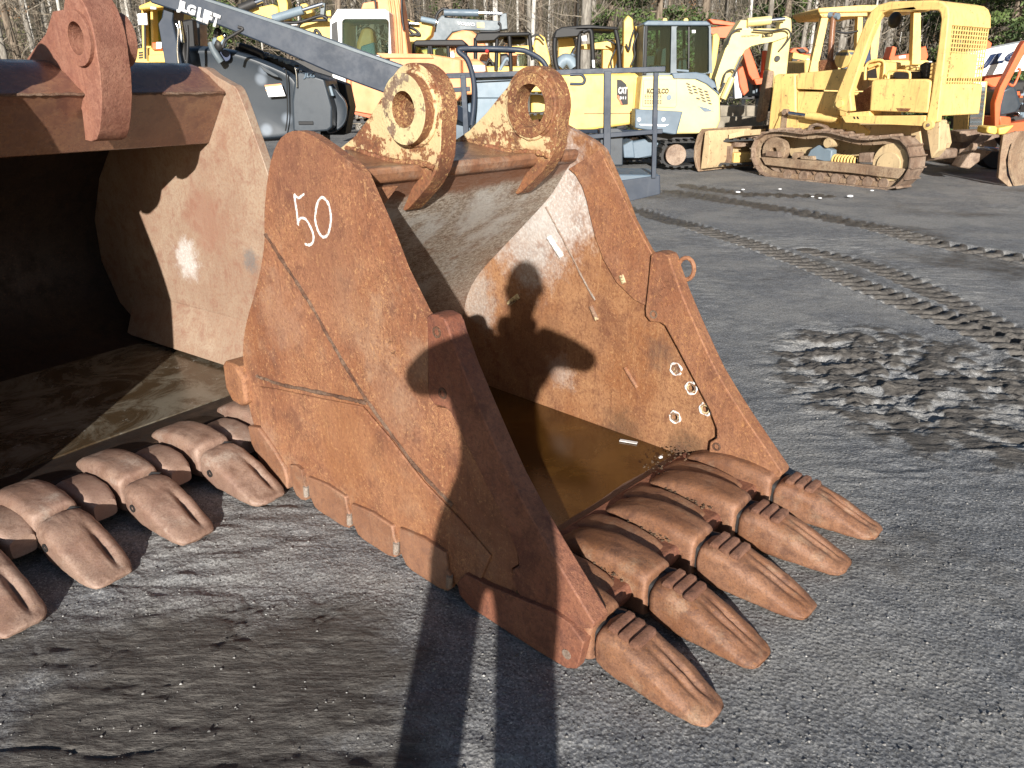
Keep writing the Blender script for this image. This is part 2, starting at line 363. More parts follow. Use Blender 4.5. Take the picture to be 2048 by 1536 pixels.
def height(x, y):
    h = 0.010 * fbm(x * 1.3, y * 1.3, 1, 4) + 0.005 * fbm(x * 9, y * 9, 5, 3) - 0.006
    far = np.clip((y - 4) / 8, 0, 1); h = h + far * 0.03 * fbm(x * .5, y * .5, 3, 3)
    h = h + 0.006 * ridged(x * 5 + 2 * fbm(x, y, 8), y * 14, 11) * np.clip(fbm(x * .9, y * .9, 13, 2) + .1, 0, 1) * 3
    mud = np.clip(fbm(x * .7 + 5, y * .9, 21, 3) * 1.6 + .12, 0, 1) * .55
    for P, wd, pitch, dep in TRK:
        d, s, sd = seg_dist(x, y, P); inn = np.clip((wd - d) / .04, 0, 1)
        bars = 0.5 + 0.5 * np.sin(2 * np.pi * (s / pitch + .9 * np.abs(d * 1.0) / wd * .6 + .12 * fbm(x * 3, y * 3, 41, 2)))
        bars = np.clip((bars - .35) * 2.6, 0, 1)
        fade = np.clip(.65 + 1.4 * fbm(s * .9, s * 0 + wd * 9, 77, 2), .15, 1)
        h = h + inn * (-dep * .75 + bars * dep * 1.3) * fade + np.exp(-((d - wd - .03) / .04) ** 2) * dep * .45 * fade
        mud = np.maximum(mud, inn * .75)
    # churned mud, right of the bucket
    u, v = (x - SX) / .82, (y - SY) / 1.05; e = np.clip(1.15 - np.hypot(u, v), 0, 1) * 1.6; e = np.clip(e, 0, 1)
    cur = (y - SY) + .28 * (x - SX) ** 2 * .8
    rg = ridged(x * 2.2 + 4, cur * 10, 51, 3); cl = fbm(x * 12, y * 12, 61, 4)
    up = np.clip((y - SY - .1) / .4, 0, 1)
    fr = np.abs(fbm(x * 20, y * 26, 66, 3)); h = h + e * ((rg - .45) * .034 * (1 - .5 * up) + cl * .030 * (1 + 1.2 * up) + fr * .022 - .008) * (.55 + .45 * np.clip(fbm(x * 2.1, y * 2.1, 67, 2) * 3 + .5, 0, 1))
    mud = np.maximum(mud, np.clip(e * 1.8, 0, 1) * np.clip(.62 + cl * 1.3, 0, 1))
    # smeared mud, lower left
    e2 = np.clip((.45 - x - .2 * y) * 1.6, 0, 1) * np.clip((2.15 - y) / .5, 0, 1)
    rg2 = ridged(x * 2.2 + .8 * y + 3, (y + .12 * np.sin(x * 3)) * 8, 71, 4)
    h = h + e2 * ((rg2 - .5) * .010 + .006 * np.abs(fbm(x * 7, y * 16, 88, 3)) + .004 * fbm(x * 22, y * 30, 81, 3) * np.clip(fbm(x * 2.3, y * 2.3, 85, 2) * 3 + .3, 0, 1))
    for sd_, sx_, sy_ in ((131, 1.6, 5), (151, 3.5, 4.5)):
        ck = fbm(x * sx_ + .3 * y, y * sy_, sd_, 4); h = h - e2 * .009 * np.exp(-(ck / .018) ** 2) * np.clip(fbm(x * 1.5, y * 1.5, sd_ + 3, 2) * 4 + .3, 0, 1)
    mud = np.maximum(mud, e2 * np.clip(.80 + .55 * fbm(x * 2.2, y * 2.8, 91, 3), 0, 1))
    return h, np.clip(mud, 0, 1)
def make_ground():
    a = np.concatenate([-np.geomspace(14, 1.05, 40), np.linspace(-1.0, 1.0, 900), np.geomspace(1.05, 14, 40)])
    y = np.concatenate([np.linspace(-8, .9, 36), np.linspace(.95, 8.5, 860), np.geomspace(8.53, 420, 330)])
    # denser in the near field
    Y, A = np.meshgrid(y, a, indexing='ij'); X = A * (np.abs(Y) * .78 + 1.3)
    h, mud = height(X, Y); hill = np.clip((Y - 36) / 30, 0, 1) ** 1.3
    h = h + hill * 1.0 + np.clip((Y - 62) / 16, 0, 1) ** .8 * (7.8 + 1.5 * vn(X * .06, Y * .02, 5))
    nr, nc = Y.shape; v = np.stack([X, Y, h], -1).reshape(-1, 3).astype(np.float32)
    i = np.arange(nr * nc).reshape(nr, nc); q = np.stack([i[:-1, :-1], i[:-1, 1:], i[1:, 1:], i[1:, :-1]], -1).reshape(-1, 4).astype(np.int32)
    me = bpy.data.meshes.new('ground'); me.vertices.add(len(v)); me.vertices.foreach_set('co', v.ravel())
    me.loops.add(q.size); me.loops.foreach_set('vertex_index', q.ravel()); me.polygons.add(len(q)); me.polygons.foreach_set('loop_start', np.arange(0, q.size, 4, dtype=np.int32))
    me.polygons.foreach_set('use_smooth', np.ones(len(q), bool)); me.update(calc_edges=True)
    at = me.attributes.new('mud', 'FLOAT', 'POINT'); at.data.foreach_set('value', mud.ravel().astype(np.float32))
    o = bpy.data.objects.new('ground', me); COL.objects.link(o); tag(o, kind='structure')
    n = NT('gravel yard'); md = n.attr('mud')
    s1 = n.noise(120, 4, 0.75); s2 = n.voro(210, out='Color'); s3 = n.noise(1.4, 5, 0.6); s4 = n.noise(14, 5, 0.7); s5 = n.voro(75, out='Distance')
    c = n.mix(n.ramp(s4, .3, .7), (.112, .115, .122), (.200, .204, .212))
    c = n.mix(n.ramp(s3, .4, .62, 0, .5), c, (.33, .315, .29))
    vc = n.sep(s2)
    c = n.mix(n.ramp(vc[0], .55, 1.0, 0, .55), c, (.45, .44, .42)); c = n.mix(n.ramp(vc[1], .62, .9, 0, .6), c, (.08, .076, .07))
    c = n.mix(n.ramp(n.noise(240, 3, .75), .66, .78, 0, .6), c, (.50, .49, .47))
    ms = n.noise(5, 6, .75, src=n.map((2.2, 11, 4), rot=(0, 0, .15))); mudc = n.mix(n.ramp(ms, .38, .64), (.058, .052, .047), (.135, .122, .108)); mudc = n.mix(n.ramp(s1, .70, .78, 0, .35), mudc, (.30, .29, .27))
    mk = n.ramp(n.math('ADD', md, n.math('MULTIPLY', n.math('SUBTRACT', n.noise(6, 6, .7), .5), .9)), .25, .72)
    c = n.mix(mk, c, mudc)
    pos = n.sep(); farm = n.ramp(pos[1], 34, 42)
    c = n.mix(farm, c, n.mix(n.ramp(n.noise(1.2, 5, .7), .35, .7), (.045, .040, .024), (.095, .078, .046)))
    h = n.math('ADD', n.math('MULTIPLY', s1, .7), n.math('ADD', n.math('MULTIPLY', s4, 1.4), n.math('ADD', n.math('MULTIPLY', s5, .9), n.math('MULTIPLY', n.math('MULTIPLY', ms, mk), 4.0))))
    me.materials.append(n.fin(c, n.ramp(mk, 0, 1, .86, .62), 0, h, .8, .004, spec=.3))
    return o
ground = make_ground()
def stones():
    rs = random.Random(4); vs = []; fs = []
    base = [(1, 0, 0), (-1, 0, 0), (0, 1, 0), (0, -1, 0), (0, 0, 1), (0, 0, -1)]
    tri = [(0, 2, 4), (2, 1, 4), (1, 3, 4), (3, 0, 4), (2, 0, 5), (1, 2, 5), (3, 1, 5), (0, 3, 5)]
    P = []
    for i in range(17000):
        u = rs.uniform(-60, 2110); v = 330 + 1230 * rs.random() ** .75; g = gnd(u, v); P.append((g.x, g.y))
    P = np.array(P); H, MU = height(P[:, 0], P[:, 1])
    for (x, y), z, mu in zip(P, H, MU):
        if mu > .5 and rs.random() < .7: continue
        r = .0010 + .0048 * rs.random() ** 9 + .0004 * min(y, 8) * rs.random(); b = len(vs); a = rs.uniform(0, 3.14)
        for p in base:
            k = r * rs.uniform(.7, 1.3); px, py = p[0] * math.cos(a) - p[1] * math.sin(a), p[0] * math.sin(a) + p[1] * math.cos(a)
            vs.append((x + px * k, y + py * k * .8, z + p[2] * k * .6 + r * .25))
        for t in tri: fs.append(tuple(b + i for i in t))
    me = bpy.data.meshes.new('gravel'); me.from_pydata(vs, [], fs); me.polygons.foreach_set('use_smooth', [True] * len(fs))
    n = NT('loose stones'); c = n.noise(28, 2, .5); cc = n.mix(n.ramp(c, .35, .65), (.09, .086, .082), (.28, .27, .255)); cc = n.mix(n.ramp(n.noise(17, 2, .5, src=n.map(loc=(5, 5, 5))), .66, .7), cc, (.50, .49, .47))
    me.materials.append(n.fin(cc, .75)); o = bpy.data.objects.new('gravel', me); COL.objects.link(o)
    tag(o, 'loose grey and white stone chips scattered over the yard ground', 'gravel', kind='stuff')
stones()

# ------------------------------------------------------------------ the excavator bucket in front
BW = Vector((.683, .730, 0)).normalized(); BT = Vector((BW.y, -BW.x, 0))
def bp(t, w_, z): return BT * t + BW * w_ + Vector((0, 0, z))
class Wpl:
    """plane across a bucket's width axis; pt gives the place on it that photo pixel (u, v) shows"""
    def __init__(s, W): s.W = W; s.T = Vector((W.y, -W.x, 0))
    def pt(s, u, v, w_):
        r = ray(u, v); return CAMV + r * ((w_ - CAMV.dot(s.W)) / r.dot(s.W))
WB = Wpl(BW)
BO = bp(-1.8, 1.9, 0)
bucket = thing('excavator_bucket', 'rusty toothed digging bucket with two yellow-painted lifting ears and a hand-written 50 on its side', 'excavator bucket', BO)
Z3 = Vector((0, 0, 1))
W0, W1 = 1.31, 2.49
SIDE = [(-1.815, 1.262), (-1.86, 1.29), (-1.92, 1.313), (-1.98, 1.335), (-2.05, 1.358), (-2.12, 1.368), (-2.19, 1.357), (-2.25, 1.325), (-2.30, 1.27), (-2.345, 1.19), (-2.385, 1.09), (-2.405, 1.0),
        (-2.44, .92), (-2.50, .82), (-2.58, .71), (-2.64, .62), (-2.68, .53), (-2.695, .44), (-2.70, .34), (-2.69, .24), (-2.65, .15), (-2.58, .085), (-2.45, .045), (-2.25, .03), (-2.0, .03), (-1.4, .03), (-1.15, .05), (-1.02, .075)]
NOTCH = [(-1.02, .12), (-1.19, .135), (-1.225, .17), (-1.226, .21), (-1.20, .235), (-1.205, .27), (-1.24, .335), (-1.335, .46), (-1.40, .545), (-1.465, .625), (-1.485, .632), (-1.53, .625), (-1.558, .646), (-1.562, .68), (-1.556, .78), (-1.552, .885)]
FRONT = [(-1.575, .90), (-1.61, .945), (-1.66, 1.01), (-1.71, 1.10), (-1.745, 1.155), (-1.785, 1.215)]
def smp(L, n=3): return [(p.x, p.y) for p in smooth_path([Vector((a, b, 0)) for a, b in L], n)]
prof = smp(SIDE, 2) + NOTCH + FRONT
CUT = [(-1.548, .895), (-1.535, .905), (-1.505, .91), (-1.475, .905), (-1.462, .89), (-1.45, .86), (-1.405, .775), (-1.368, .715), (-1.32, .64), (-1.27, .565), (-1.225, .50), (-1.16, .425), (-1.085, .345), (-1.02, .28), (-.955, .215), (-.925, .185), (-.93, .165), (-.97, .145), (-1.02, .118), (-1.188, .131), (-1.222, .168), (-1.221, .208),
       (-1.195, .235), (-1.20, .272), (-1.235, .337), (-1.33, .462), (-1.395, .547), (-1.46, .628), (-1.483, .637), (-1.53, .631), (-1.552, .65), (-1.556, .68), (-1.551, .78)]
HN = WB.pt(783, 695, W0)                                        # the bolt hole in the near plate
def tz(p): return p.dot(BT), p.z
RB = lambda p: p - BO
nb_ = [(*RB(WB.pt(600, 330, W0)), .26, (.16, .065, .042), .6), (*RB(WB.pt(655, 520, W0)), .20, (.19, .085, .052), .5), (*RB(WB.pt(560, 640, W0)), .18, (.34, .20, .135), .6), (*RB(WB.pt(700, 620, W0)), .16, (.32, .18, .11), .5), (*RB(WB.pt(790, 800, W0)), .15, (.33, .19, .12), .6), (*RB(WB.pt(850, 720, W0)), .10, (.36, .23, .15), .6),
       (*RB(WB.pt(700, 900, W0)), .26, (.33, .15, .065), .6), (*RB(WB.pt(820, 1000, W0)), .2, (.34, .155, .07), .5), (*RB(WB.pt(1000, 1090, W0)), .2, (.18, .075, .045), .6), (*RB(WB.pt(540, 880, W0)), .10, (.36, .23, .16), .6)]
M['rust_side'] = m_rust('outer plate rust', (.245, .098, .048), (.325, .150, .082), (.135, .056, .034), fleck=(.52, .28, .13), fleck_amt=.75, scrape=.6, pale=(.36, .22, .14), blobs=nb_)
mb = MB()
mb.prism([bp(t, W0, z) for t, z in prof], BW * .034, [circ(HN, .021, BW, 18), circ(bp(-1.20, W0, .19) * 1, .001, BW, 3)][:1])
near_plate = mb.build('side_plate', M['rust_side'], bucket, .006, label='outer plate with the hand-written number')
fh = [WB.pt(1352, 738, W1 - .034), WB.pt(1383, 776, W1 - .034), WB.pt(1411, 818, W1 - .034), WB.pt(1350, 834, W1 - .034)]
RB = lambda p: p - BO
blobs_far = [(*RB(WB.pt(1120, 400, W1)), .30, (.60, .58, .55), 1.0), (*RB(WB.pt(1060, 480, W1)), .26, (.52, .50, .47), .9), (*RB(WB.pt(960, 590, W1)), .20, (.46, .44, .40), .75),
             (*RB(WB.pt(1130, 740, W1)), .10, (.45, .40, .36), .7), (*RB(WB.pt(1330, 700, W1)), .09, (.10, .06, .045), .8), (*RB(WB.pt(1250, 860, W1)), .14, (.09, .05, .03), .9), (*RB(WB.pt(1380, 900, W1)), .12, (.07, .045, .03), .9), (*RB(WB.pt(1070, 700, W1)), .25, (.13, .055, .03), .8)]
M['rust_in'] = m_rust('inner plate rust', (.27, .115, .05), (.35, .18, .09), (.14, .055, .03), fleck=(.48, .27, .13), fleck_amt=.55, scrape=.6, blobs=blobs_far, rough=.5)
mb = MB(); mb.prism([bp(t, W1 - .034, z) for t, z in prof], BW * .034, [circ(h, .013, BW, 14) for h in fh])
far_plate = mb.build('side_plate', M['rust_in'], bucket, .006)
# stiffener inside the far plate, its curved inner edge
L = [(1136, 338), (1150, 350), (1163, 372), (1172, 400), (1180, 435), (1190, 475), (1206, 520), (1232, 565), (1268, 600), (1297, 615), (1302, 560), (1305, 510), (1262, 430), (1236, 372), (1216, 335), (1199, 300)]
mb = MB(); mb.prism([WB.pt(u, v, W1 - .042) for u, v in L], BW * .0085); mb.build('stiffener', M['rust'], bucket, .003)
# shell: the wrapped back and floor between the plates
INN = [(-1.965, 1.205), (-2.0, 1.165), (-2.06, 1.08), (-2.14, 1.0), (-2.25, .90), (-2.40, .765), (-2.52, .65), (-2.60, .53), (-2.63, .40), (-2.625, .28), (-2.58, .17), (-2.48, .09), (-2.32, .055), (-2.1, .05), (-1.6, .065), (-1.4, .095), (-1.25, .112), (-1.03, .112), (-1.02, .075)]
OUT = [(-1.2, .05), (-1.4, .035), (-2.2, .035), (-2.45, .05), (-2.58, .095), (-2.66, .20), (-2.68, .34), (-2.67, .48), (-2.62, .60), (-2.5, .78), (-2.40, .93), (-2.38, 1.05), (-2.34, 1.15), (-2.315, 1.2), (-2.2, 1.215)]
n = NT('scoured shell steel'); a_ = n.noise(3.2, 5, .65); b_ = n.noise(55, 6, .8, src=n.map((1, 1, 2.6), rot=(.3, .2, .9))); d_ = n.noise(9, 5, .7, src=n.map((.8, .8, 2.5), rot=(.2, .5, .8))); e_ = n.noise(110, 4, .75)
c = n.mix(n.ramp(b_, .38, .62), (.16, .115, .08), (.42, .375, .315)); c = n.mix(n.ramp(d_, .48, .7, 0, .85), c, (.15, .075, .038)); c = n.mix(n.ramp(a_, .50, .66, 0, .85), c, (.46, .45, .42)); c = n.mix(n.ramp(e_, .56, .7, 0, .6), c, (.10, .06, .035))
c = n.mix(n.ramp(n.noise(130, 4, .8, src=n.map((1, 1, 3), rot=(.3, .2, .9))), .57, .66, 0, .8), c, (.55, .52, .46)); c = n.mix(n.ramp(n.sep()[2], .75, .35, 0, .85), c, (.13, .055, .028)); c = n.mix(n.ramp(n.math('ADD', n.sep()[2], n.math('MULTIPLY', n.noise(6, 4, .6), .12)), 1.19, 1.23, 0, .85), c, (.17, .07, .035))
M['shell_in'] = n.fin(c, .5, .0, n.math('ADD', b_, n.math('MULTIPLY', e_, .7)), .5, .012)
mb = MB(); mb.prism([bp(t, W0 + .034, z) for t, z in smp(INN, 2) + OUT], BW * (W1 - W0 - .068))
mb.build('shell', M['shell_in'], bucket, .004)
TOP = [(-1.935, 1.260), (-1.99, 1.256), (-2.08, 1.255), (-2.2, 1.27), (-2.30, 1.285), (-2.335, 1.27), (-2.335, 1.21), (-1.96, 1.205), (-1.94, 1.215), (-1.930, 1.24)]
M['top'] = m_rust('smooth top plate', (.20, .085, .045), (.27, .135, .075), (.12, .06, .04), fleck_amt=.2, rough=.33, bump=.1, pale=(.30, .24, .19))
mb = MB(); mb.prism([bp(t, W0 + .034, z) for t, z in TOP], BW * (W1 - W0 - .068)); mb.build('top_plate', M['top'], bucket, .008)
# corner gussets under the top plate
for w_ in (W0 + .034,):
    s_ = 1 if w_ < 1.6 else -1
    a = W0 + .034 if s_ > 0 else W1 - .034
    mb = MB(); mb.prism([bp(-1.90, a, 1.204), bp(-1.90, a + s_ * .17, 1.204), bp(-1.93, a + s_ * .10, 1.12), bp(-1.945, a, 1.03)], BT * -.03); mb.build('gusset', M['rust'], bucket, .004)
# side cutters
for w_, q in ((W0 - .006, 0), (W1 - .060, 1)):
    mb = MB(); hs = [circ(bp(-1.19, w_, .205) + BT * 0, .001, BW, 3)][:0]
    mb.prism([bp(t, w_, z) for t, z in CUT], BW * .066)
    sc_ = mb.build('side_cutter', M['rust_red'] if q == 0 else M['rust'], bucket, .010, seg=3, label=None if q else 'dark red side cutter')
    for pt_ in ((-1.505, .86) if q == 0 else (-1.515, .665), (-1.19, .20) if q else (-1.49, .68)):
        mb = MB(); mb.cyl(bp(pt_[0], w_ - .003, pt_[1]), BW, .017, .010, 18, hole=.010); mb.build('plug_weld', M['bead'], sc_)
# cast numbers and wear pads standing on the far cutter and plate
mb = MB(); rs = random.Random(3)
for k in range(15):
    a = WB.pt(rs.uniform(1312, 1345), rs.uniform(560, 612), W1 - .061); d = (BT * rs.uniform(-1, 1) + Z3 * rs.uniform(-1, 1)).normalized() * rs.uniform(.006, .014)
    mb.tube([a - d, a + d], .0018, 5)
mb.build('cast_marking', M['rust'], bucket)
ring = [bp(-1.425 + .034 * math.cos(k / 14 * 6.283), W1 + .0, .85 + .042 * math.sin(k / 14 * 6.283)) for k in range(14)]
mb = MB(); mb.tube(ring, .0085, 8, closed=True); mb.build('lifting_ring', M['rust'], bucket)
for (ua, va, ub, vb, rr, mm) in ((1098, 474, 1124, 514, .013, 'chalk'), (1018, 607, 1037, 592, .013, 'boss'), (1182, 612, 1194, 640, .011, 'boss'), (1250, 735, 1274, 775, .009, 'rust'), (1244, 550, 1250, 566, .014, 'boss')):
    mb = MB(); mb.tube([WB.pt(ua, va, W1 - .035), WB.pt(ub, vb, W1 - .035)], rr, 10); mb.build('wear_pad', M[mm], bucket, smooth=60)
# chalk rings round the far bolt holes, a nut left in the first
for i, h in enumerate(fh):
    mb = MB(); o = bp(0, -.0015, 0)
    P = [h + o + (BT * math.cos(k / 26 * 5.9 + i) + Z3 * math.sin(k / 26 * 5.9 + i)) * (.0245 + .0015 * math.sin(k * 1.3 + i)) for k in range(27)]
    mb.tube(P, [.0035 + .0018 * math.sin(k * .8 + i) for k in range(27)], 6); mb.build('chalk_ring', M['chalk'], bucket)
    mb = MB(); mb.cyl(h - BW * .003, BW, .018, .0028, 20, hole=.013); 
    if i == 0: mb.cyl(h + BW * .002, BW, .0125, .02, 6)
    mb.build('bolt_hole_collar', M['boss'], bucket)
# lettering 50
def stroke(mb, P, r, w_=W0 - .0006):
    Q = smooth_path([WB.pt(u, v, w_) for u, v in P], 5); rr = random.Random(len(P))
    X = []; n_ = len(Q)
    for i, p in enumerate(Q):
        d = (Q[min(i + 1, n_ - 1)] - Q[max(i - 1, 0)]).normalized(); s_ = BW.cross(d); k = r * rr.uniform(.75, 1.2)
        X.append([p + s_ * k, p - s_ * k, p - s_ * k * .9 - BW * .0012, p + s_ * k * .9 - BW * .0012])
    mb.loft(X)
mb = MB(); stroke(mb, [(609, 388), (603, 392), (597, 396), (589, 389)], .0042); stroke(mb, [(589, 389), (590, 400), (593, 419), (595, 436), (596, 450)], .0045)
stroke(mb, [(596, 450), (598, 440), (604, 436), (613, 440), (622, 456), (627, 471), (626, 484), (619, 490), (610, 488)], .0045); mb.build('painted_figure', M['chalk'], bucket, label='white hand-written figure 5')
mb = MB(); stroke(mb, [(645, 394), (637, 402), (632, 420), (631, 443), (637, 463), (646, 474), (655, 470), (660, 455), (662, 435), (659, 414), (653, 401), (645, 394)], .0045); mb.build('painted_figure', M['chalk'], bucket, label='white hand-written figure 0')
# weld seams on the near plate
def bead(P, r, name='weld_seam', mat='bead', W_=W0, plx=WB, par=bucket):
    Q = smooth_path([plx.pt(u, v, W_) for u, v in P], 10); rr = random.Random(7); m_ = MB()
    m_.tube([q + Vector((rr.uniform(-1, 1), rr.uniform(-1, 1), rr.uniform(-1, 1))) * r * .18 for q in Q], [r * rr.uniform(.7, 1.15) for _ in Q], 7); return m_.build(name, M[mat], par, smooth=80)
bead([(532, 468), (570, 528), (620, 606), (670, 695), (715, 770), (760, 836), (830, 930), (905, 1010)], .0075)
bead([(515, 752), (560, 768), (640, 785), (700, 798), (733, 806)], .008)
bead([(1092, 414), (1112, 452), (1140, 505), (1170, 565), (1190, 600)], .005, mat='bead_pale', W_=W1 - .034)
# wear plate welded over the heel corner, 8 mm proud
L = [(522, 772), (560, 778), (640, 795), (728, 812), (780, 872), (850, 962), (925, 1040), (985, 1110), (945, 1205), (905, 1150), (815, 1095), (720, 1050), (640, 985), (560, 915), (525, 860)]
mb = MB(); mb.prism([WB.pt(u, v, W0) for u, v in L], BW * -.009); mb.build('wear_plate', M['rust_side'], bucket, .004)
# wear bars along the heel, each its own casting
for i, (t0, t1, z0, z1) in enumerate(((-2.62, -2.40, .02, .22), (-2.385, -2.285, .0, .14), (-2.26, -2.005, -.004, .135), (-1.985, -1.74, -.004, .13), (-1.715, -1.475, -.004, .15))):
    q = [(t0, z1 * .93), (t0 - .004, z0 + .05), (t0 + .025, z0 + .008), (t0 + .06, z0), (t1 - .05, z0), (t1 - .008, z0 + .01), (t1, z0 + .04), (t1 + .006, z0 + .075), (t1 - .006, z0 + .09), (t1 - .012, z1), ((t0 + t1) / 2, z1 + .006)]
    if i == 0: q = [(-2.69, .20), (-2.68, .12), (-2.62, .05), (-2.5, .008), (-2.43, .0), (-2.42, .05), (-2.43, .10), (-2.5, .16), (-2.6, .22)]
    for w_, sgn in ((W0 - .024, 1), (W1 - .012, 1)):
        mb = MB(); mb.prism([bp(t, w_, z) for t, z in q], BW * .036); wb = mb.build('wear_bar', M['rust_tooth'], bucket, .009, seg=3)
        if i: 
            mb = MB(); mb.tube([bp(t1 - .004, w_ + .004, z0 + .03), bp(t1 + .003, w_ + .002, z0 + .075)], .011, 8); mb.build('stone', M['bead_pale'], wb)
q = [(-1.40, .115), (-1.44, .06), (-1.43, .02), (-1.38, -.002), (-1.1, -.004), (-1.0, .0), (-.965, .02), (-.955, .06), (-.945, .12), (-.99, .155), (-1.05, .162), (-1.15, .145), (-1.3, .12)]
for w_ in (W0 - .022, W1 - .014):
    mb = MB(); mb.prism([bp(t, w_, z) for t, z in q], BW * .036); cs = mb.build('corner_shroud', M['rust_red'], bucket, .012, seg=3)
    if w_ < 2:
        mb = MB(); mb.cyl(bp(-1.0, w_ - .002, .05), BW, .015, .006, 16); mb.build('pin', M['bead_pale'], cs)
# lug behind the heel
mb = MB(); mb.prism([bp(t, W0 - .03, z) for t, z in ((-2.82, .44), (-2.79, .462), (-2.70, .455), (-2.66, .42), (-2.66, .31), (-2.70, .285), (-2.79, .29), (-2.825, .33))], BW * .09); mb.build('heel_lug', M['rust'], bucket, .014, seg=3)
# lip plate
mb = MB(); mb.prism([bp(t, W0 + .034, z) for t, z in ((-1.34, .118), (-1.0, .125), (-.985, .10), (-1.0, .06), (-1.34, .05))], BW * (W1 - W0 - .068)); mb.build('lip_plate', M['rust_red'], bucket, .008)
# castings of the lip: lofted sections along t
lp_ = None
XS = [-1, -.993, -.97, -.93, -.86, -.76, -.65, -.54, -.44, -.34, -.24, -.14, -.05, .05, .14, .24, .34, .44, .54, .65, .76, .86, .93, .97, .993, 1]
def sec(t, w_, hw, z0, z1, n=28, e=4.6, dip=0.0, spl=0.0, T=bp):
    P = []
    for k, x in [(k, x) for k, x in enumerate(XS)] + [(-1, x) for x in XS[-2:0:-1]]:
        y = (1 - min(1, abs(x)) ** e) ** (1 / e) * (1 if k >= 0 else -1)
        zz = (z0 + z1) / 2 + y * (z1 - z0) / 2
        if y > 0 and dip: zz -= dip * (2.0 * math.exp(-((x - .42) / .13) ** 2) + .35 * math.exp(-((x + .4) / .3) ** 2) if T is lp_ else 1.25 * math.exp(-((x - .26) / .10) ** 2) + .8 * math.exp(-((x + .2) / .12) ** 2) - .15)
        if spl and y > 0: zz -= .010 * x * x
        P.append(T(t, w_ + x * hw, zz))
    return P
TX = bpy.data.textures.new('cast_roughness', 'CLOUDS'); TX.noise_scale = .035; TX.noise_depth = 3
def cast(o, k=.007):
    ss = o.modifiers.new('sub', 'SUBSURF'); ss.levels = 1; ss.render_levels = 1
    d = o.modifiers.new('cast', 'DISPLACE'); d.texture = TX; d.texture_coords = 'GLOBAL'; d.strength = k; d.mid_level = .5; return o
def adapter(i, w_, T=bp, par=bucket, t0=0.0, mat='rust_tooth', sc=1.0):
    mb = MB(); rr = random.Random(i * 7)
    S = [(-1.31, .045, .09, .118), (-1.285, .062, .085, .142), (-1.23, .070, .05, .166), (-1.16, .073, .03, .183), (-1.09, .074, .018, .190), (-1.02, .073, .015, .185), (-.965, .072, .018, .176), (-.948, .069, .025, .168), (-.943, .060, .04, .155)]
    mb.loft([sec(t0 + t + rr.uniform(-.003, .003), w_, hw * sc, z0, z1, T=T) for t, hw, z0, z1 in S])
    o = cast(mb.build('tooth_adapter', M[mat], par, smooth=0)); o.data.polygons.foreach_set('use_smooth', [True] * len(o.data.polygons))
    mb = MB(); mb.loft([sec(t0 + t, w_, hw * sc, z0, z1, T=T, n=14) for t, hw, z0, z1 in ((-.97, .052, .05, .145), (-.90, .046, .045, .13))]); mb.build('nose', M['dark'], o)
    mb = MB(); mb.tube([T(t0 - .955, w_ + .040 * sc, .135), T(t0 - .925, w_ + .062 * sc, .125)], [.015, .018], 7); mb.build('lock_pin', M['dark'], o)
def tooth(i, w_, w2, T=bp, par=bucket, t0=0.0, mat='rust_tooth', sc=1.0, bands=True):
    mb = MB(); rr = random.Random(i * 13 + 1); ln = rr.uniform(-.012, .012)
    S = [(-.938, .060, .04, .138, 0), (-.930, .066, .03, .150, 0), (-.90, .069, .02, .155, 0), (-.87, .0705, .014, .152, 0), (-.84, .071, .012, .144, 0), (-.80, .071, .010, .130, .002), (-.775, .0705, .009, .119, .006), (-.74, .070, .008, .103, .014), (-.70, .068, .006, .082, .015), (-.66, .066, .005, .060, .010), (-.63, .062, .005, .044, .003), (-.612, .055, .006, .036, .001), (-.602, .046, .008, .030, 0), (-.597, .034, .012, .024, 0)]
    X = []
    for k, (t, hw, z0, z1, dp) in enumerate(S):
        f_ = (t + .935) / .335; X.append(sec(t0 + t + ln * f_, w_ + (w2 - w_) * f_, hw * sc * rr.uniform(.985, 1.03), z0, z1 + rr.uniform(-.002, .002), n=40, e=5.5, dip=dp, T=T, spl=1))
    mb.loft(X); o = cast(mb.build('tooth', M[mat], par, smooth=0), .008); o.data.polygons.foreach_set('use_smooth', [True] * len(o.data.polygons))
    if bands:
        mb = MB()
        for k, tb in enumerate((-.895, -.862, -.828)):
            f_ = (tb + .935) / .335; cw = w_ + (w2 - w_) * f_ + rr.uniform(-.003, .003); zt = .157 - max(0, (tb + .885)) * .22
            mb.loft([sec(t0 + tb + d_, cw, .047 * sc * q, zt - .012, zt + (.0075 if 0 < j < 3 else .002), n=10, e=6, T=T) for j, (d_, q) in enumerate(((-.014, .97), (-.010, 1), (.008, .98), (.013, .9)))])
        mb.build('cast_band', M['rust_band'], o, smooth=50)
    else:
        mb = MB(); mb.cyl(T(t0 - .86, w_ - .0725 * sc, .085), T(0, -1, 0) - T(0, 0, 0), .015, .004, 16, hole=.009); mb.build('pin_hole', M['dark'], o)
tw = [1.388, 1.648, 1.915, 2.185, 2.455]; tt = [1.405, 1.677, 1.965, 2.262, 2.545]
for i in range(5): adapter(i, tw[i]); tooth(i, tw[i] + (tt[i] - tw[i]) * .12, tt[i])
for i in range(4):
    w_ = (tw[i] + tw[i + 1]) / 2 - .005; mb = MB()
    mb.loft([sec(t, w_, hw, z0, z1) for t, hw, z0, z1 in ((-1.33, .048, .09, .116), (-1.29, .056, .06, .136), (-1.22, .060, .035, .150), (-1.14, .060, .022, .152), (-1.07, .058, .02, .142), (-1.03, .050, .03, .125), (-1.01, .04, .045, .11))]); mb.build('lip_shroud', M['rust_tooth'], bucket, smooth=50)
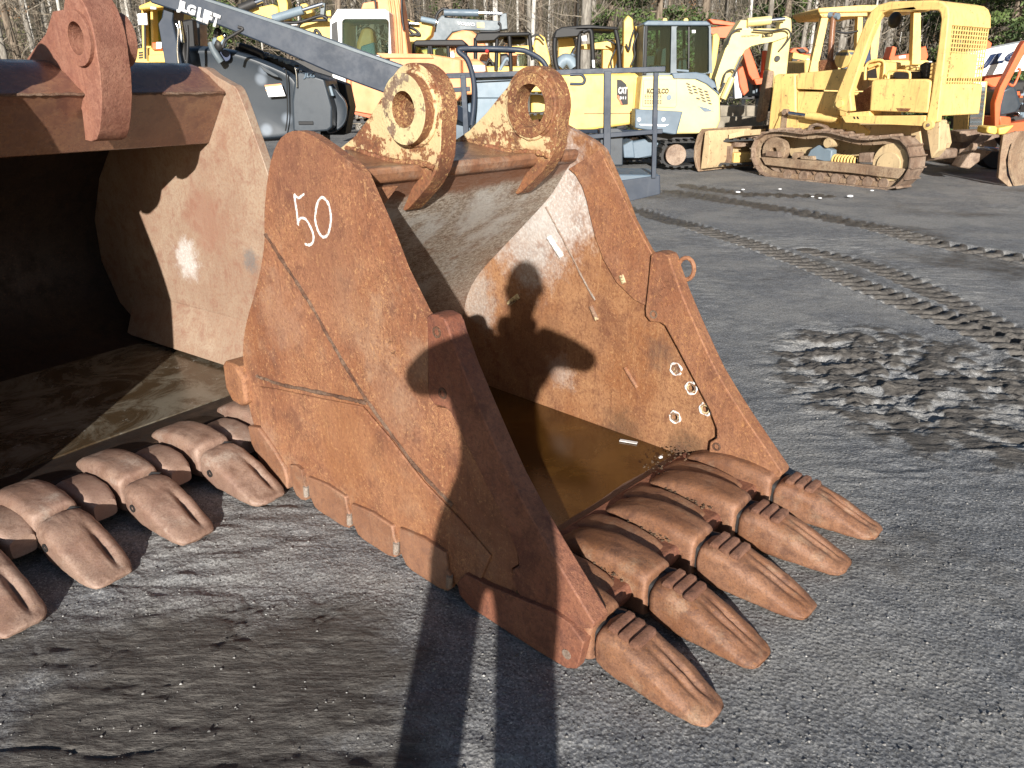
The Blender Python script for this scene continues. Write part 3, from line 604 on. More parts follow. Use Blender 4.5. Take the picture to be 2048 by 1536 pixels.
# dirt packed between the castings
mb = MB(); rs = random.Random(8)
for i in range(900):
    k = rs.choice((0, 1, 1, 2, 2, 3, 3, 3)); w_ = tw[k] + rs.choice((-1, 1)) * rs.uniform(.068, .085); t = rs.uniform(-1.22, -1.02)
    if rs.random() < .12: w_ = rs.uniform(2.20, 2.44); t = rs.uniform(-1.38, -1.24)
    r = rs.uniform(.001, .0042); p = bp(t, w_, .125 + rs.uniform(-.01, .018)); mb.box(p, r * 2, r * 1.6, r * 1.3, rs.uniform(0, 3))
M['dirt'] = m_flat('damp dirt', (.13, .08, .045), .9, var=.6, sc=40)
tag(mb.build('dirt', M['dirt'], None, .002, smooth=0), 'crumbs of damp dirt packed between the teeth roots of the near bucket', 'dirt', kind='stuff')
# lifting ears
EC = (-1.965, 1.425)
def ear_loop(w_, r=.137):
    P = []
    for k in range(17):
        a = R(152 - k * 172 / 16); P.append((EC[0] + r * math.cos(a), EC[1] + r * math.sin(a)))
    P += [(-1.838, 1.34), (-1.845, 1.29), (-1.865, 1.245), (-1.905, 1.195), (-1.96, 1.15), (-2.015, 1.108), (-2.035, 1.098), (-2.052, 1.104), (-2.052, 1.122), (-2.0, 1.172), (-1.95, 1.215), (-1.927, 1.25), (-1.94, 1.266), (-2.39, 1.262), (-2.385, 1.285), (-2.30, 1.325), (-2.2, 1.395), (-2.13, 1.455)]
    return [bp(t, w_, z) for t, z in P]
for j, (w_, th, hr, bf, br, bth) in enumerate(((1.640, .066, .055, 1.597, .107, .044), (2.205, .066, .076, 2.192, .112, .014))):
    C_ = bp(EC[0], w_, EC[1])
    mb = MB(); mb.prism(ear_loop(w_), BW * th, [circ(C_, hr, BW, 32)], mi=0, side=1)
    ear = mb.build('lifting_ear', [M['ear_yellow'], M['ear_rust']], bucket, .013, seg=3, label='lifting ear with the thick pale ring' if j == 0 else 'lifting ear with the wide rusty eye')
    mb = MB(); mb.cyl(bp(EC[0], bf, EC[1]), BW, br, bth, 44, hole=hr, mi=0, side=1)
    mb.build('eye_ring', [M['boss'] if j == 0 else M['ear_rust'], M['ear_rust']], ear, .010, seg=3)
    # weld fillets round ring and foot
    mb = MB(); rr = random.Random(j); Q = circ(C_ - BW * .002, br + .004, BW, 60)
    mb.tube([q + Vector((rr.uniform(-1, 1), rr.uniform(-1, 1), rr.uniform(-1, 1))) * .0012 for q in Q], [.008 * rr.uniform(.7, 1.2) for _ in Q], 7, closed=True); mb.build('weld_seam', M['ear_yellow'], ear, smooth=80)
    mb = MB(); Q = smooth_path([bp(-2.34, w_ - .004, 1.288), bp(-2.2, w_ - .004, 1.272), bp(-2.08, w_ - .004, 1.258), bp(-1.94, w_ - .004, 1.262), bp(-1.875, w_ - .004, 1.25)], 14)
    mb.tube([q + Vector((rr.uniform(-1, 1), rr.uniform(-1, 1), rr.uniform(-1, 1))) * .002 for q in Q], [.010 * rr.uniform(.7, 1.2) for _ in Q], 7); mb.build('weld_seam', M['ear_rust'], ear, smooth=80)
# water standing in the bucket
n = NT('rusty standing water'); a_ = n.noise(3, 5, .7, dist=.6); b_ = n.noise(40, 4, .7)
c = n.mix(n.ramp(a_, .35, .7), (.050, .021, .004), (.095, .045, .010)); c = n.mix(n.ramp(n.noise(12, 5, .7, dist=1.2), .62, .74, 0, .35), c, (.16, .10, .04))
M['water'] = n.fin(c, .16, 0, a_, .10, .01, spec=.5)
mb = MB(); P = [(-2.50, W0 + .036), (-1.44, W0 + .036), (-1.40, 1.5), (-1.37, 1.8), (-1.39, 2.1), (-1.36, W1 - .036), (-2.50, W1 - .036)]
mb.prism([bp(t, w_, .086) for t, w_ in P], Z3 * .012); tag(mb.build('rusty_water', M['water'], None, smooth=0), 'brown rusty rainwater standing on the floor of the near toothed bucket', 'puddle')
c0 = gnd(1257, 884, .1); mb = MB(); mb.box(c0 + Z3 * .002, .075, .018, .003, R(-22)); tag(mb.build('white_strip', M['white_bit'], None, smooth=0), 'small white plastic strip floating at the edge of the brown water', 'litter')
c0 = gnd(1321, 914, .115); mb = MB(); mb.box(c0, .016, .012, .010, .4); tag(mb.build('pebble', M['white_bit'], None, .003), 'small pale pebble on the bucket lip beside the brown water', 'stone')

# ------------------------------------------------------------------ the wide bucket on the left
LW = Vector((.57, .82, 0)).normalized(); WL = Wpl(LW); LT = WL.T
def lp(t, w_, z):
    return LT * t + LW * w_ + Vector((0, 0, z))
lp_ = lp
LO = lp(-3.5, 1.4, 0)
wide = thing('loader_bucket', 'wide pale-rust bucket with deep black shaded inside, cut off by the left edge', 'excavator bucket', LO)
LW0, LW1 = .76, 2.27
SIDE2 = [(-3.11, 1.49), (-3.14, 1.50), (-3.24, 1.535), (-3.35, 1.575), (-3.6, 1.54), (-3.95, 1.45), (-4.3, 1.38), (-4.55, 1.12), (-4.7, .8), (-4.72, .5), (-4.6, .22), (-4.35, .06), (-4.0, .02), (-3.2, .02), (-2.82, .05), (-2.76, .09), (-2.77, .14), (-2.80, .32), (-2.84, .60), (-2.88, .85), (-2.94, 1.10), (-3.02, 1.31), (-3.08, 1.455)]
cl2 = [(p.x, p.y) for p in smooth_path([Vector((a, b, 0)) for a, b in SIDE2], 3, closed=True)]
blobs_l = [(*(WL.pt(375, 520, LW1) - LO), .13, (.62, .60, .57), .9), (*(WL.pt(500, 520, LW1) - LO), .07, (.12, .14, .15), .8), (*(WL.pt(410, 440, LW1) - LO), .2, (.26, .11, .075), .6), (*(WL.pt(400, 800, LW1) - LO), .3, (.20, .11, .08), .5)]
M['left_in'] = m_rust('inside of wide bucket', (.30, .205, .145), (.36, .27, .195), (.24, .125, .085), fleck=(.42, .20, .08), pale=(.40, .31, .23), fleck_amt=.15, bump=.15, blobs=blobs_l, rough=.5)
mb = MB(); mb.prism([lp(t, LW1, z) for t, z in cl2], LW * .045); mb.build('side_plate', M['left_in'], wide, .008)
mb = MB(); mb.prism([lp(t, LW0 - .045, z) for t, z in cl2], LW * .045); mb.build('side_plate', M['rust_pale'], wide, .008)
IN2 = [(-3.45, 1.30), (-3.9, 1.36), (-4.22, 1.22), (-4.45, 1.0), (-4.60, .75), (-4.62, .5), (-4.5, .26), (-4.3, .13), (-4.0, .075), (-3.4, .06), (-3.1, .085), (-2.9, .12), (-2.80, .125), (-2.78, .09), (-3.0, .04), (-4.0, .03), (-4.35, .07), (-4.58, .23), (-4.70, .5), (-4.68, .8), (-4.53, 1.1), (-4.28, 1.36), (-3.95, 1.5), (-3.45, 1.55)]
M['dark_in'] = m_rust('rust with inside shade painted in', (.018, .012, .010), (.028, .018, .013), (.010, .008, .007), fleck_amt=.05, rough=.6, bump=.1)  # near-black rust: the deep shade of the inside is painted into the colour
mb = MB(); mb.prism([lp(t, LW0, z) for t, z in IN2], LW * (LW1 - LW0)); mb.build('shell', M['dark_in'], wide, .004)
# box beam along the top: ridge, front face, curved crown
BM = [(-3.175, 1.468), (-3.22, 1.492), (-3.29, 1.54), (-3.36, 1.575), (-3.43, 1.590), (-3.54, 1.58), (-3.75, 1.50), (-3.75, 1.25), (-3.375, 1.232), (-3.36, 1.235)]
mb = MB(); mb.prism([lp(t, LW0, z) for t, z in BM], LW * (LW1 - LW0)); beam = mb.build('top_beam', M['rust_beam'], wide, .010, seg=3)
m_ = MB(); rr = random.Random(5); Q = [lp(-3.176, LW0 + .02 + k * .02, 1.462) for k in range(75)]; m_.tube([q + Vector((0, 0, rr.uniform(-.002, .002))) for q in Q], [.006 * rr.uniform(.6, 1.2) for _ in Q], 6); m_.build('weld_seam', M['bead'], beam, smooth=80)
bead([(372, 620), (420, 645), (470, 668), (520, 690)], .007, W_=LW1, plx=WL, par=wide)
mb = MB(); mb.prism([lp(-4.3, LW1 - .10, .12), lp(-4.3, LW1, .36), lp(-4.3, LW1, .12)], LT * 1.45); mb.build('corner_strip', M['left_in'], wide, .004)
def ear2(w_, th):
    C_ = (-3.125, 1.66); P = []
    for k in range(15):
        a = R(140 - k * 160 / 14); P.append((C_[0] + .105 * math.cos(a), C_[1] + .160 * math.sin(a)))
    P += [(-3.03, 1.54), (-3.05, 1.46), (-3.08, 1.39), (-3.115, 1.33), (-3.15, 1.295), (-3.19, 1.285), (-3.24, 1.29), (-3.22, 1.40), (-3.26, 1.49), (-3.42, 1.54), (-3.60, 1.50), (-3.68, 1.55), (-3.50, 1.635), (-3.38, 1.685), (-3.29, 1.76)]
    mb = MB(); mb.prism([lp(t, w_, z) for t, z in P], LW * th, [circ(lp(C_[0], w_, C_[1]), .058, LW, 28)])
    e_ = mb.build('lifting_ear', M['ear_rust_b'], wide, .014, seg=3)
    mb = MB(); mb.cyl(lp(C_[0], w_ - .016, C_[1]), LW, .098, .018, 40, hole=.058); mb.build('eye_ring', M['ear_rust_b'], e_, .006); mb = MB(); mb.cyl(lp(C_[0], w_ + th - .001, C_[1]), LW, .100, .045, 40, hole=.058); mb.build('eye_ring', M['ear_rust_b'], e_, .006)
ear2(1.625, .125); ear2(1.05, .125)
# teeth and shrouds of the wide bucket
wl = [.64, .915, 1.215, 1.53, 1.845]
for i, w_ in enumerate(wl):
    adapter(i + 20, w_, lp, wide, -1.535 - .05, 'rust_pale_tooth', 1.10)
    tooth(i + 20, w_, w_ + .0, lp, wide, -1.535 - .05, 'rust_pale_tooth', 1.16, bands=False)
for i in range(5):
    w_ = wl[i] + .157; mb = MB()
    mb.loft([sec(t - 1.50, w_, hw, z0, z1, T=lp) for t, hw, z0, z1 in ((-1.28, .05, .09, .12), (-1.24, .058, .06, .145), (-1.17, .062, .035, .155), (-1.09, .06, .03, .150), (-1.04, .05, .04, .13), (-1.02, .04, .05, .115))]); mb.build('lip_shroud', M['rust_pale_tooth'], wide, smooth=50)
n = NT('muddy water in wide bucket'); a_ = n.noise(3, 6, .75, dist=1.0); c = n.mix(n.ramp(a_, .4, .62), (.06, .04, .022), (.17, .15, .115)); c = n.mix(n.ramp(n.noise(14, 6, .75), .62, .7, 0, .7), c, (.45, .45, .42))
M['water2'] = n.fin(c, .22, 0, a_, .3, .01)
mb = MB(); mb.prism([lp(t, w_, .088) for t, w_ in ((-4.28, LW0 + .01), (-3.04, LW0 + .01), (-3.06, 1.3), (-3.02, LW1 - .012), (-4.28, LW1 - .012))], Z3 * .012); tag(mb.build('muddy_water', M['water2'], None, smooth=0), 'murky shallow water lying in the wide pale bucket at the left', 'puddle')

# ------------------------------------------------------------------ the photographer, standing behind the camera (the photograph shows only the shadow)
def skin_mesh(name, verts, edges, radii, mat, parent=None, loc=None, sub=2, root=0):
    me = bpy.data.meshes.new(name); me.from_pydata([tuple(Vector(v) - Vector(loc)) for v in verts], edges, [])
    me.materials.append(mat); o = bpy.data.objects.new(name, me); COL.objects.link(o)
    if parent: o.parent = parent
    else: o.location = loc
    sk = o.modifiers.new('skin', 'SKIN'); sk.use_smooth_shade = True
    for i, r in enumerate(radii):
        d = me.skin_vertices[0].data[i]; d.radius = r if isinstance(r, tuple) else (r, r); d.use_root = (i == root)
    ss = o.modifiers.new('sub', 'SUBSURF'); ss.levels = sub; ss.render_levels = sub
    return o
PX = -0.07                                  # stance, slightly left of the camera
ploc = Vector((PX, -.36, 0))
m_skin = m_flat('skin', (.50, .30, .21), .5, var=.12); m_jacket = m_flat('dark jacket cloth', (.03, .035, .05), .85, sc=40); m_pants = m_flat('work trousers cloth', (.06, .055, .045), .9, sc=40)
person = thing('person', 'person in dark jacket raising a small camera, their long shadow falling across the near bucket', 'person', ploc)
V = [(PX + .01, -.38, .96), (PX + .03, -.38, 1.12), (PX + .045, -.38, 1.28), (PX + .05, -.37, 1.42), (PX + .07, -.37, 1.53), (PX + .09, -.36, 1.62), (PX + .10, -.36, 1.71), (PX + .105, -.355, 1.79), (PX + .105, -.35, 1.83),
     (PX - .11, -.38, .88), (PX - .145, -.37, .50), (PX - .145, -.39, .12), (PX - .15, -.36, .06), (PX - .16, -.24, .045),
     (PX + .10, -.38, .88), (PX + .095, -.37, .50), (PX + .08, -.39, .12), (PX + .08, -.36, .06), (PX + .09, -.24, .045),
     (PX - .12, -.37, 1.46), (PX - .235, -.30, 1.40), (PX - .17, -.15, 1.43), (-.10, -.075, 1.475),
     (PX + .25, -.37, 1.46), (PX + .395, -.30, 1.395), (PX + .30, -.15, 1.43), (.10, -.075, 1.475)]
E_ = [(0, 1), (1, 2), (2, 3), (3, 4), (4, 5), (5, 6), (6, 7), (7, 8), (0, 9), (9, 10), (10, 11), (11, 12), (12, 13), (0, 14), (14, 15), (15, 16), (16, 17), (17, 18),
      (3, 19), (19, 20), (20, 21), (21, 22), (3, 23), (23, 24), (24, 25), (25, 26)]
Rr = [(.20, .14), (.215, .14), (.22, .14), (.205, .13), (.10, .085), (.050, .052), (.070, .085), (.072, .088), (.05, .06),
      (.115, .11), (.085, .085), (.062, .06), (.048, .05), (.04, .04), (.115, .11), (.085, .085), (.062, .06), (.048, .05), (.04, .04),
      (.07, .07), (.052, .052), (.042, .042), (.026, .03), (.07, .07), (.052, .052), (.042, .042), (.026, .03)]
V = [(a + (b > 99), b, c) for a, b, c in V]
body = skin_mesh('body', [Vector(v) for v in V], E_, Rr, m_jacket, person, ploc)
# head, hair, face features, trousers bulk, hands and camera
def ellip(mb, c, rx, ry, rz, nu=20, nv=12, mod=None):
    vs = []; 
    for j in range(nv + 1):
        ph = math.pi * j / nv
        for i in range(nu):
            th = 2 * math.pi * i / nu; p = Vector((math.sin(ph) * math.cos(th) * rx, math.sin(ph) * math.sin(th) * ry, math.cos(ph) * rz))
            if mod: p = mod(p)
            vs.append(Vector(c) + p)
    fs = [(j * nu + i, j * nu + (i + 1) % nu, (j + 1) * nu + (i + 1) % nu, (j + 1) * nu + i) for j in range(nv) for i in range(nu)]
    return mb.add(vs, fs)
HD = Vector((PX + .105, -.35, 1.755))
def hmod(p):
    if p.z < 0: p.x *= 1 + p.z * 1.6; p.y *= 1 + p.z * .8
    if p.y > .06 and abs(p.x) < .018 and -.05 < p.z < .02: p.y += .022
    return p
mb = MB(); ellip(mb, HD, .072, .095, .112, 28, 20, hmod)
for s_ in (-1, 1): ellip(mb, HD + Vector((s_ * .078, 0, -.005)), .012, .018, .03, 8, 6)
mb.build('head', m_skin, person, smooth=80)
mb = MB(); ellip(mb, HD + Vector((0, -.018, .022)), .080, .098, .110, 22, 14); mb.build('hood', m_jacket, person, smooth=80)
m_eye = m_flat('eyes', (.05, .04, .03), .2)
for s_ in (-1, 1):
    mb = MB(); ellip(mb, HD + Vector((s_ * .03, .090, .0)), .013, .006, .007, 10, 6); mb.build('eye', m_eye, person, smooth=80)
mb = MB(); ellip(mb, HD + Vector((0, .083, -.062)), .024, .007, .006, 10, 6); mb.build('mouth', m_flat('lips', (.35, .14, .11), .5), person, smooth=80)
for s_ in (-1, 1):
    pal = Vector((s_ * .074, -.052, 1.488))
    hv = [pal + Vector((s_ * .018, -.02, -.012)), pal, pal + Vector((0, .008, .03)), pal + Vector((0, .008, .01)), pal + Vector((0, .008, -.01)), pal + Vector((0, .006, -.03))]; he = [(0, 1), (1, 2), (1, 3), (1, 4), (1, 5)]; hr = [.022, .026, .014, .014, .014, .013]
    for k, ln in enumerate((.030, .034, .032, .026)):
        b0 = k + 2; q0 = hv[b0]; hv += [q0 + Vector((-s_ * ln * .55, .024, .004 * (1 - k))), q0 + Vector((-s_ * ln * 1.2, .026, .003 * (1 - k)))]; he += [(b0, len(hv) - 2), (len(hv) - 2, len(hv) - 1)]; hr += [.0095, .008]
    hv += [pal + Vector((-s_ * .012, -.016, -.014)), pal + Vector((-s_ * .034, -.014, -.012))]; he += [(1, len(hv) - 2), (len(hv) - 2, len(hv) - 1)]; hr += [.011, .009]
    skin_mesh('hand', hv, he, hr, m_skin, person, ploc, sub=1, root=1)
mb = MB(); mb.box((0, -.058, 1.492), .115, .028, .066); cbody = mb.build('compact_camera', m_flat('camera shell', (.03, .03, .03), .4), None, .006)
tag(cbody, 'small black compact camera held level in both hands of the photographer', 'camera')

# ------------------------------------------------------------------ paints of the machines
M['yel'] = m_paint('sun-faded yellow paint', (.80, .54, .14), (.36, .25, .10), .38, .3)
M['yel_dozer'] = m_paint('old dozer yellow', (.84, .57, .20), (.26, .16, .08), .5, .8, chip=(.26, .14, .075))
M['yel_worn'] = m_paint('worn dirty yellow paint', (.58, .43, .24), (.28, .19, .12), .6, .9, chip=(.2, .11, .06), bump=.1)
M['yel_cream'] = m_paint('pale cream yellow paint', (.77, .62, .26), (.40, .33, .2), .3, .2)
M['yel_deep'] = m_paint('deep yellow paint', (.84, .58, .14), (.28, .18, .08), .35, .3)
M['orange'] = m_paint('faded orange paint', (.78, .33, .14), (.35, .17, .10), .45, .35)
M['orange_red'] = m_paint('bright orange red paint', (.75, .15, .05), (.3, .1, .06), .35, .3)
M['white'] = m_paint('white cab paint', (.80, .80, .78), (.4, .36, .3), .35, .3)
M['grey_lift'] = m_paint('grey primer paint', (.028, .039, .060), (.05, .06, .078), .45, .4)
M['hood_grey'] = m_paint('dark grey moulded hood', (.040, .050, .062), (.07, .08, .09), .33, .3)
n = NT('dark moulded hood with pale spots'); v_ = n.voro(4.2, src=n.map((1, 0, 1)), rnd=.9); q_ = n.noise(2.0, 3, .5); c = n.mix(n.noise(3, 4, .6), (.022, .029, .038), (.040, .050, .062)); c = n.mix(n.math('MULTIPLY', n.ramp(v_, .12, .30, .8, 0), n.ramp(q_, .36, .5)), c, (.19, .22, .26))
M['hood_spots'] = n.fin(c, .36, 0, q_, .05, .01)
M['grey_blue'] = m_paint('blue grey paint', (.12, .165, .21), (.12, .13, .14), .4, .3)
M['grey_light'] = m_paint('light grey box paint', (.20, .26, .31), (.14, .16, .17), .45, .4)
M['volvo_grey'] = m_paint('slate grey paint', (.14, .17, .19), (.11, .11, .10), .4, .3)
M['track'] = m_rust('rusty track steel', (.20, .13, .09), (.36, .27, .20), (.09, .06, .045), fleck_amt=.15)
M['blade'] = m_rust('worn blade steel', (.26, .17, .11), (.40, .30, .20), (.12, .075, .05), fleck_amt=.2, sc=.6)
M['glass'] = m_glass('cab glass', (.62, .76, .72), .03, .025)
M['mesh_dark'] = m_flat('dark grille', (.06, .065, .065), .6)
M['seat'] = m_flat('black vinyl', (.02, .02, .022), .45)
M['concrete'] = m_flat('weathered concrete', (.30, .26, .20), .9, var=.4, sc=3)
M['navy'] = m_flat('navy lettering', (.02, .035, .09), .5)
M['ink'] = m_flat('black lettering', (.015, .015, .015), .5)
M['wht'] = m_flat('white lettering', (.80, .80, .80), .6, var=.1)
M['red'] = m_flat('red', (.6, .04, .03), .5)
M['blueline'] = m_flat('pale blue stripe', (.45, .62, .75), .6)

def px_text(name, s, mat, parent, pl, a, b, h_px, off=0.0, **k):
    """writing whose baseline runs from photo pixel a to b on plane pl"""
    A, B_ = pl.pt(*a, off), pl.pt(*b, off); C_ = pl.pt(a[0], a[1] - h_px, off); X = (B_ - A); Y = (C_ - A); wd = X.length; Xn = X.normalized(); Y = (Y - Xn * Y.dot(Xn))
    return text(name, s, mat, parent, A, Xn, Y, Y.length, wd, **k)
class Mach:
    """one machine whose parts stand on upright planes parallel to pl"""
    def __init__(s, name, label, cat, pl, base, group=None):
        s.pl = pl; s.o = thing(name, label, cat, base, group)
    def plate(s, name, L, off, th, mat, bevel=.012, holes=(), parent=None, label=None, seg=2, sm=32):
        return pprism(s.pl, L, off, th, holes).build(name, M[mat], parent or s.o, bevel, label=label, seg=seg, smooth=sm)
    def tube(s, name, L, r, mat, off=0.0, n=8, parent=None, sm=True):
        P = [s.pl.pt(q[0], q[1], q[2] if len(q) > 2 else off) for q in L]
        if sm and len(P) > 2: P = smooth_path(P, 5)
        mb = MB(); mb.tube(P, r, n); return mb.build(name, M[mat], parent or s.o, smooth=60)
    def beam(s, name, L, w_, h_, mat, parent=None, bevel=.004):
        P = [s.pl.pt(q[0], q[1], q[2] if len(q) > 2 else 0) for q in L]; mb = MB(); mb.beam(P[0], P[1], w_, h_, up=(0, 0, 1) if abs((P[1] - P[0]).normalized().z) < .9 else tuple(s.pl.N)); return mb.build(name, M[mat], parent or s.o, bevel)
    def disc(s, name, c, r, off, th, mat, hole=0, parent=None, n=28, bevel=.006):
        mb = MB(); mb.cyl(s.pl.pt(c[0], c[1], off), s.pl.B, r, th, n, hole=hole); return mb.build(name, M[mat], parent or s.o, bevel)
    def cyl2(s, a, b, r, off=0.0, mat='yel', f=.55):
        """hydraulic ram: barrel then chrome rod"""
        A, B_ = s.pl.pt(*a, off), s.pl.pt(*b, off); m_ = A.lerp(B_, f); mb = MB(); mb.tube([A, m_], r, 12); o = mb.build('hydraulic_ram', M[mat], s.o, .004)
        mb = MB(); mb.tube([m_, B_], r * .5, 10); mb.build('rod', M['chrome'], o); return o
def g0(p): return Vector((p[0], p[1], 0))
def tracks(m, L, off, th, mat='rubber', wheels=(), pitch=.12, wm='track'):
    """belt loop from an outline in pixels with lugs, and its wheels"""
    P = smooth_path(m.pl.pts(L, off), 4, closed=True); B = m.pl.B; c = sum(P, Vector()) / len(P); I = [p + (c - p).normalized() * .05 for p in P]
    mb = MB(); mb.prism(P, B * th, [I]); bt = mb.build('track_belt', M[mat], m.o, .003); lug = MB()
    acc = 0
    for i in range(len(P)):
        a, b = P[i], P[(i + 1) % len(P)]; d = b - a; l = d.length
        while acc < l:
            q = a + d * (acc / l); dn = d.normalized(); nn = dn.cross(B).normalized()
            if nn.dot(q - c) < 0: nn = -nn
            lug.beam(q + nn * .012, q + nn * .012 + B * th, pitch * .45, .03, up=tuple(nn)); acc += pitch
        acc -= l
    lug.build('track_lugs', M[mat], bt, smooth=0)
    for (u, v, r) in wheels: m.disc('track_wheel', (u, v), r, off + .06, th - .12, wm)
    return bt

# ------------------------------------------------------------------ grey boom lift behind the buckets
pl = FY(7.0); m = Mach('boom_lift', 'slate grey telescopic boom lift with big moulded hood, its boom sloping down behind the ears', 'boom lift', pl, (-1.6, 8.0, 0))
plb = FY(6.6); A = Mach.__new__(Mach); A.pl = plb; A.o = m.o
bo = A.plate('boom', [(300, -60), (395, -6), (410, -2), (600, 60), (700, 98), (835, 147), (893, 172), (893, 236), (762, 184), (670, 150), (520, 84), (440, 52), (352, 22), (300, 5)], 0, .34, 'grey_lift', .012)
A.plate('boom_top_cap', [(402, -7), (600, 57), (700, 94), (838, 143), (838, 149), (700, 101), (600, 64), (402, -1)], -.006, .352, 'volvo_grey', .003, parent=bo)
for u, v in ((633, 78), (663, 90), (695, 101), (716, 108), (755, 122), (795, 136)):
    mb = MB(); mb.cyl(plb.pt(u, v, .1), (0, 0, 1), .02, .02, 10); mb.build('bolt', M['dark'], bo)
def big_letters(a, b, s, wpx):
    o = px_text('lettering', s, M['wht'], bo, plb, a, b, 30, off=-.004, bold=.055, depth=.006); return o
pxs = px_text('lettering', 'JLG', M['wht'], bo, plb, (353, 24), (389, 38), 27, off=-.006, bold=.065, depth=.008, label='large white painted letters JLG')
px_text('lettering', 'LIFT', M['wht'], bo, plb, (393, 40), (437, 57), 28, off=-.006, bold=.065, depth=.008, label='large white painted letters LIFT')
A.plate('tower_arm', [(316, 48), (322, 38), (332, -20), (352, -20), (345, 40), (364, 130), (330, 130)], .10, .22, 'grey_lift')
m.plate('upright', [(365, 40), (385, 38), (392, 130), (366, 130)], .5, .1, 'black'); m.plate('upright', [(382, 38), (398, 45), (402, 130), (390, 130)], .75, .2, 'hood_grey')
A.cyl2((370, 128), (359, 42), .035, .2, 'dark', .5)
A.tube('hose', [(352, 48), (357, 60), (355, 100), (358, 130)], .012, 'chrome', .1); A.tube('hose', [(374, 50), (376, 80), (374, 128)], .012, 'hose', .1)
A.tube('hose', [(446, 95), (452, 80), (470, 68), (486, 58), (476, 54)], .012, 'dark', 0)
for (u, v, r, mm) in ((436, 66, .035, 'dark'), (441, 78, .03, 'yel_deep'), (450, 72, .022, 'chrome'), (432, 84, .03, 'grey_light'), (438, 90, .04, 'dark'), (447, 86, .028, 'grey_light')):
    mb = MB(); ellip(mb, plb.pt(u, v, .25), r, r, r * 1.2, 12, 8); mb.build('valve', M[mm], m.o)
# hood: lofted moulded shell
def hood(name, rings, mat, parent, off0=0, lab=None):
    mb = MB(); X = []
    for (dy, L) in rings: X.append([m.pl.pt(u, v, dy) for u, v in L])
    mb.loft(X); o = mb.build(name, M[mat], parent, smooth=70, sub=2, label=lab); return o
Lh = [(342, 116), (350, 97), (385, 92), (430, 94), (465, 99), (510, 112), (560, 134), (600, 152), (612, 200), (612, 262), (600, 276), (540, 282), (480, 284), (420, 284), (350, 284), (340, 240), (338, 170)]
def shr(L, k, cx=480, cy=200): return [(cx + (u - cx) * k, cy + (v - cy) * k) for u, v in L]
hd = hood('hood', [(.06, shr(Lh, .80)), (.02, shr(Lh, .93)), (.10, shr(Lh, 1.0)), (.25, shr(Lh, 1.015)), (.8, shr(Lh, 1.0)), (1.1, shr(Lh, .9))], 'hood_spots', m.o)
L2 = [(590, 150), (600, 143), (648, 158), (664, 215), (664, 255), (655, 262), (600, 266), (586, 262), (584, 200)]
m.plate('side_door', L2, -.01, .5, 'hood_grey', .03, seg=4, label='flat side panel with a slot handle'); 
mb = MB(); c0 = m.pl.pt(612, 246, -.014); mb.box(c0, .13, .01, .03); mb.build('handle_slot', M['black'], m.o, .004)
px_text('lettering', 'JLG', M['grey_blue'], m.o, m.pl, (607, 158), (632, 158), 12, off=-.014, bold=.04, shear=.25, depth=.01, label='raised letters JLG')
L3 = [(664, 155), (672, 180), (690, 195), (697, 215), (694, 245), (680, 262), (658, 270), (650, 262), (656, 215)]
hood('counterweight', [(.18, shr(L3, .8, 675, 220)), (.15, shr(L3, .95, 675, 220)), (.25, L3), (.8, L3), (.95, shr(L3, .85, 675, 220))], 'hood_spots', m.o)
m.plate('back_panel', [(640, 150), (690, 168), (700, 215), (690, 270), (640, 270)], .55, .3, 'black')
m.plate('step', [(650, 172), (662, 172), (668, 192), (650, 192)], .1, .2, 'grey_light', .005)
lb = m.plate('warning_label', [(529, 170), (562, 167), (571, 192), (537, 194)], -.022, .004, 'wht', 0)
m.plate('label_band', [(529, 170), (562, 167), (563, 171), (530, 174)], -.024, .003, 'orange', 0, parent=lb); m.plate('label_rule', [(531, 180), (566, 178), (566, 179.5), (531.5, 181.5)], -.024, .003, 'orange', 0, parent=lb)
m.tube('seam', [(572, 140), (574, 170), (575, 230), (571, 262)], .006, 'black', -.022); m.tube('latch_rod', [(590, 135), (593, 150), (594, 175)], .008, 'chrome', -.03)
for (u, v) in ((568, 138), (594, 138), (601, 142)):
    mb = MB(); ellip(mb, m.pl.pt(u, v, -.02), .012, .012, .012, 8, 6); mb.build('bolt', M['chrome'], m.o)
rs = random.Random(12)
mb = MB()
m.tube('lever', [(422, 86, -.05), (426, 98, -.06), (434, 112, -.07), (442, 124, -.06)], .030, 'volvo_grey')
m.disc('filler_recess', (450, 111), .045, -.015, .02, 'navy')
m.plate('mirror_blade', [(517, 128), (535, 138), (556, 151), (558, 155), (545, 152), (528, 143)], -.05, .02, 'hood_grey', .004)
m.plate('deck', [(470, 92), (560, 118), (600, 140), (640, 152), (640, 165), (470, 120)], .35, .5, 'black')
for i in range(14):
    u = 478 + i * 9 + rs.uniform(-2, 2); v = 90 + (u - 478) * .36; 
    mb = MB(); mb.box(m.pl.pt(u, v, .3), .03 * rs.uniform(.5, 1.6), .04, .03 * rs.uniform(.5, 1.5), rs.uniform(0, 1)); mb.build('fitting', M[rs.choice(['chrome', 'grey_light', 'dark', 'grey_blue'])], m.o, .004)
m.tube('hose', [(480, 92), (500, 98), (522, 108), (528, 118)], .03, 'hose', .25); 
rs = random.Random(2)
for x_ in (-1.75, -.55):
    mb = MB(); mb.cyl((x_ - .2, 8.0, .42), (0, 1, 0), .42, .3, 32); mb.cyl((x_ - .2, 7.98, .42), (0, 1, 0), .2, .34, 20); mb.build('wheel', M['rubber'], m.o, .03)
mb = MB(); mb.box((-1.35, 8.0, .62), 2.2, .9, .35); mb.build('chassis', M['dark'], m.o, .02)

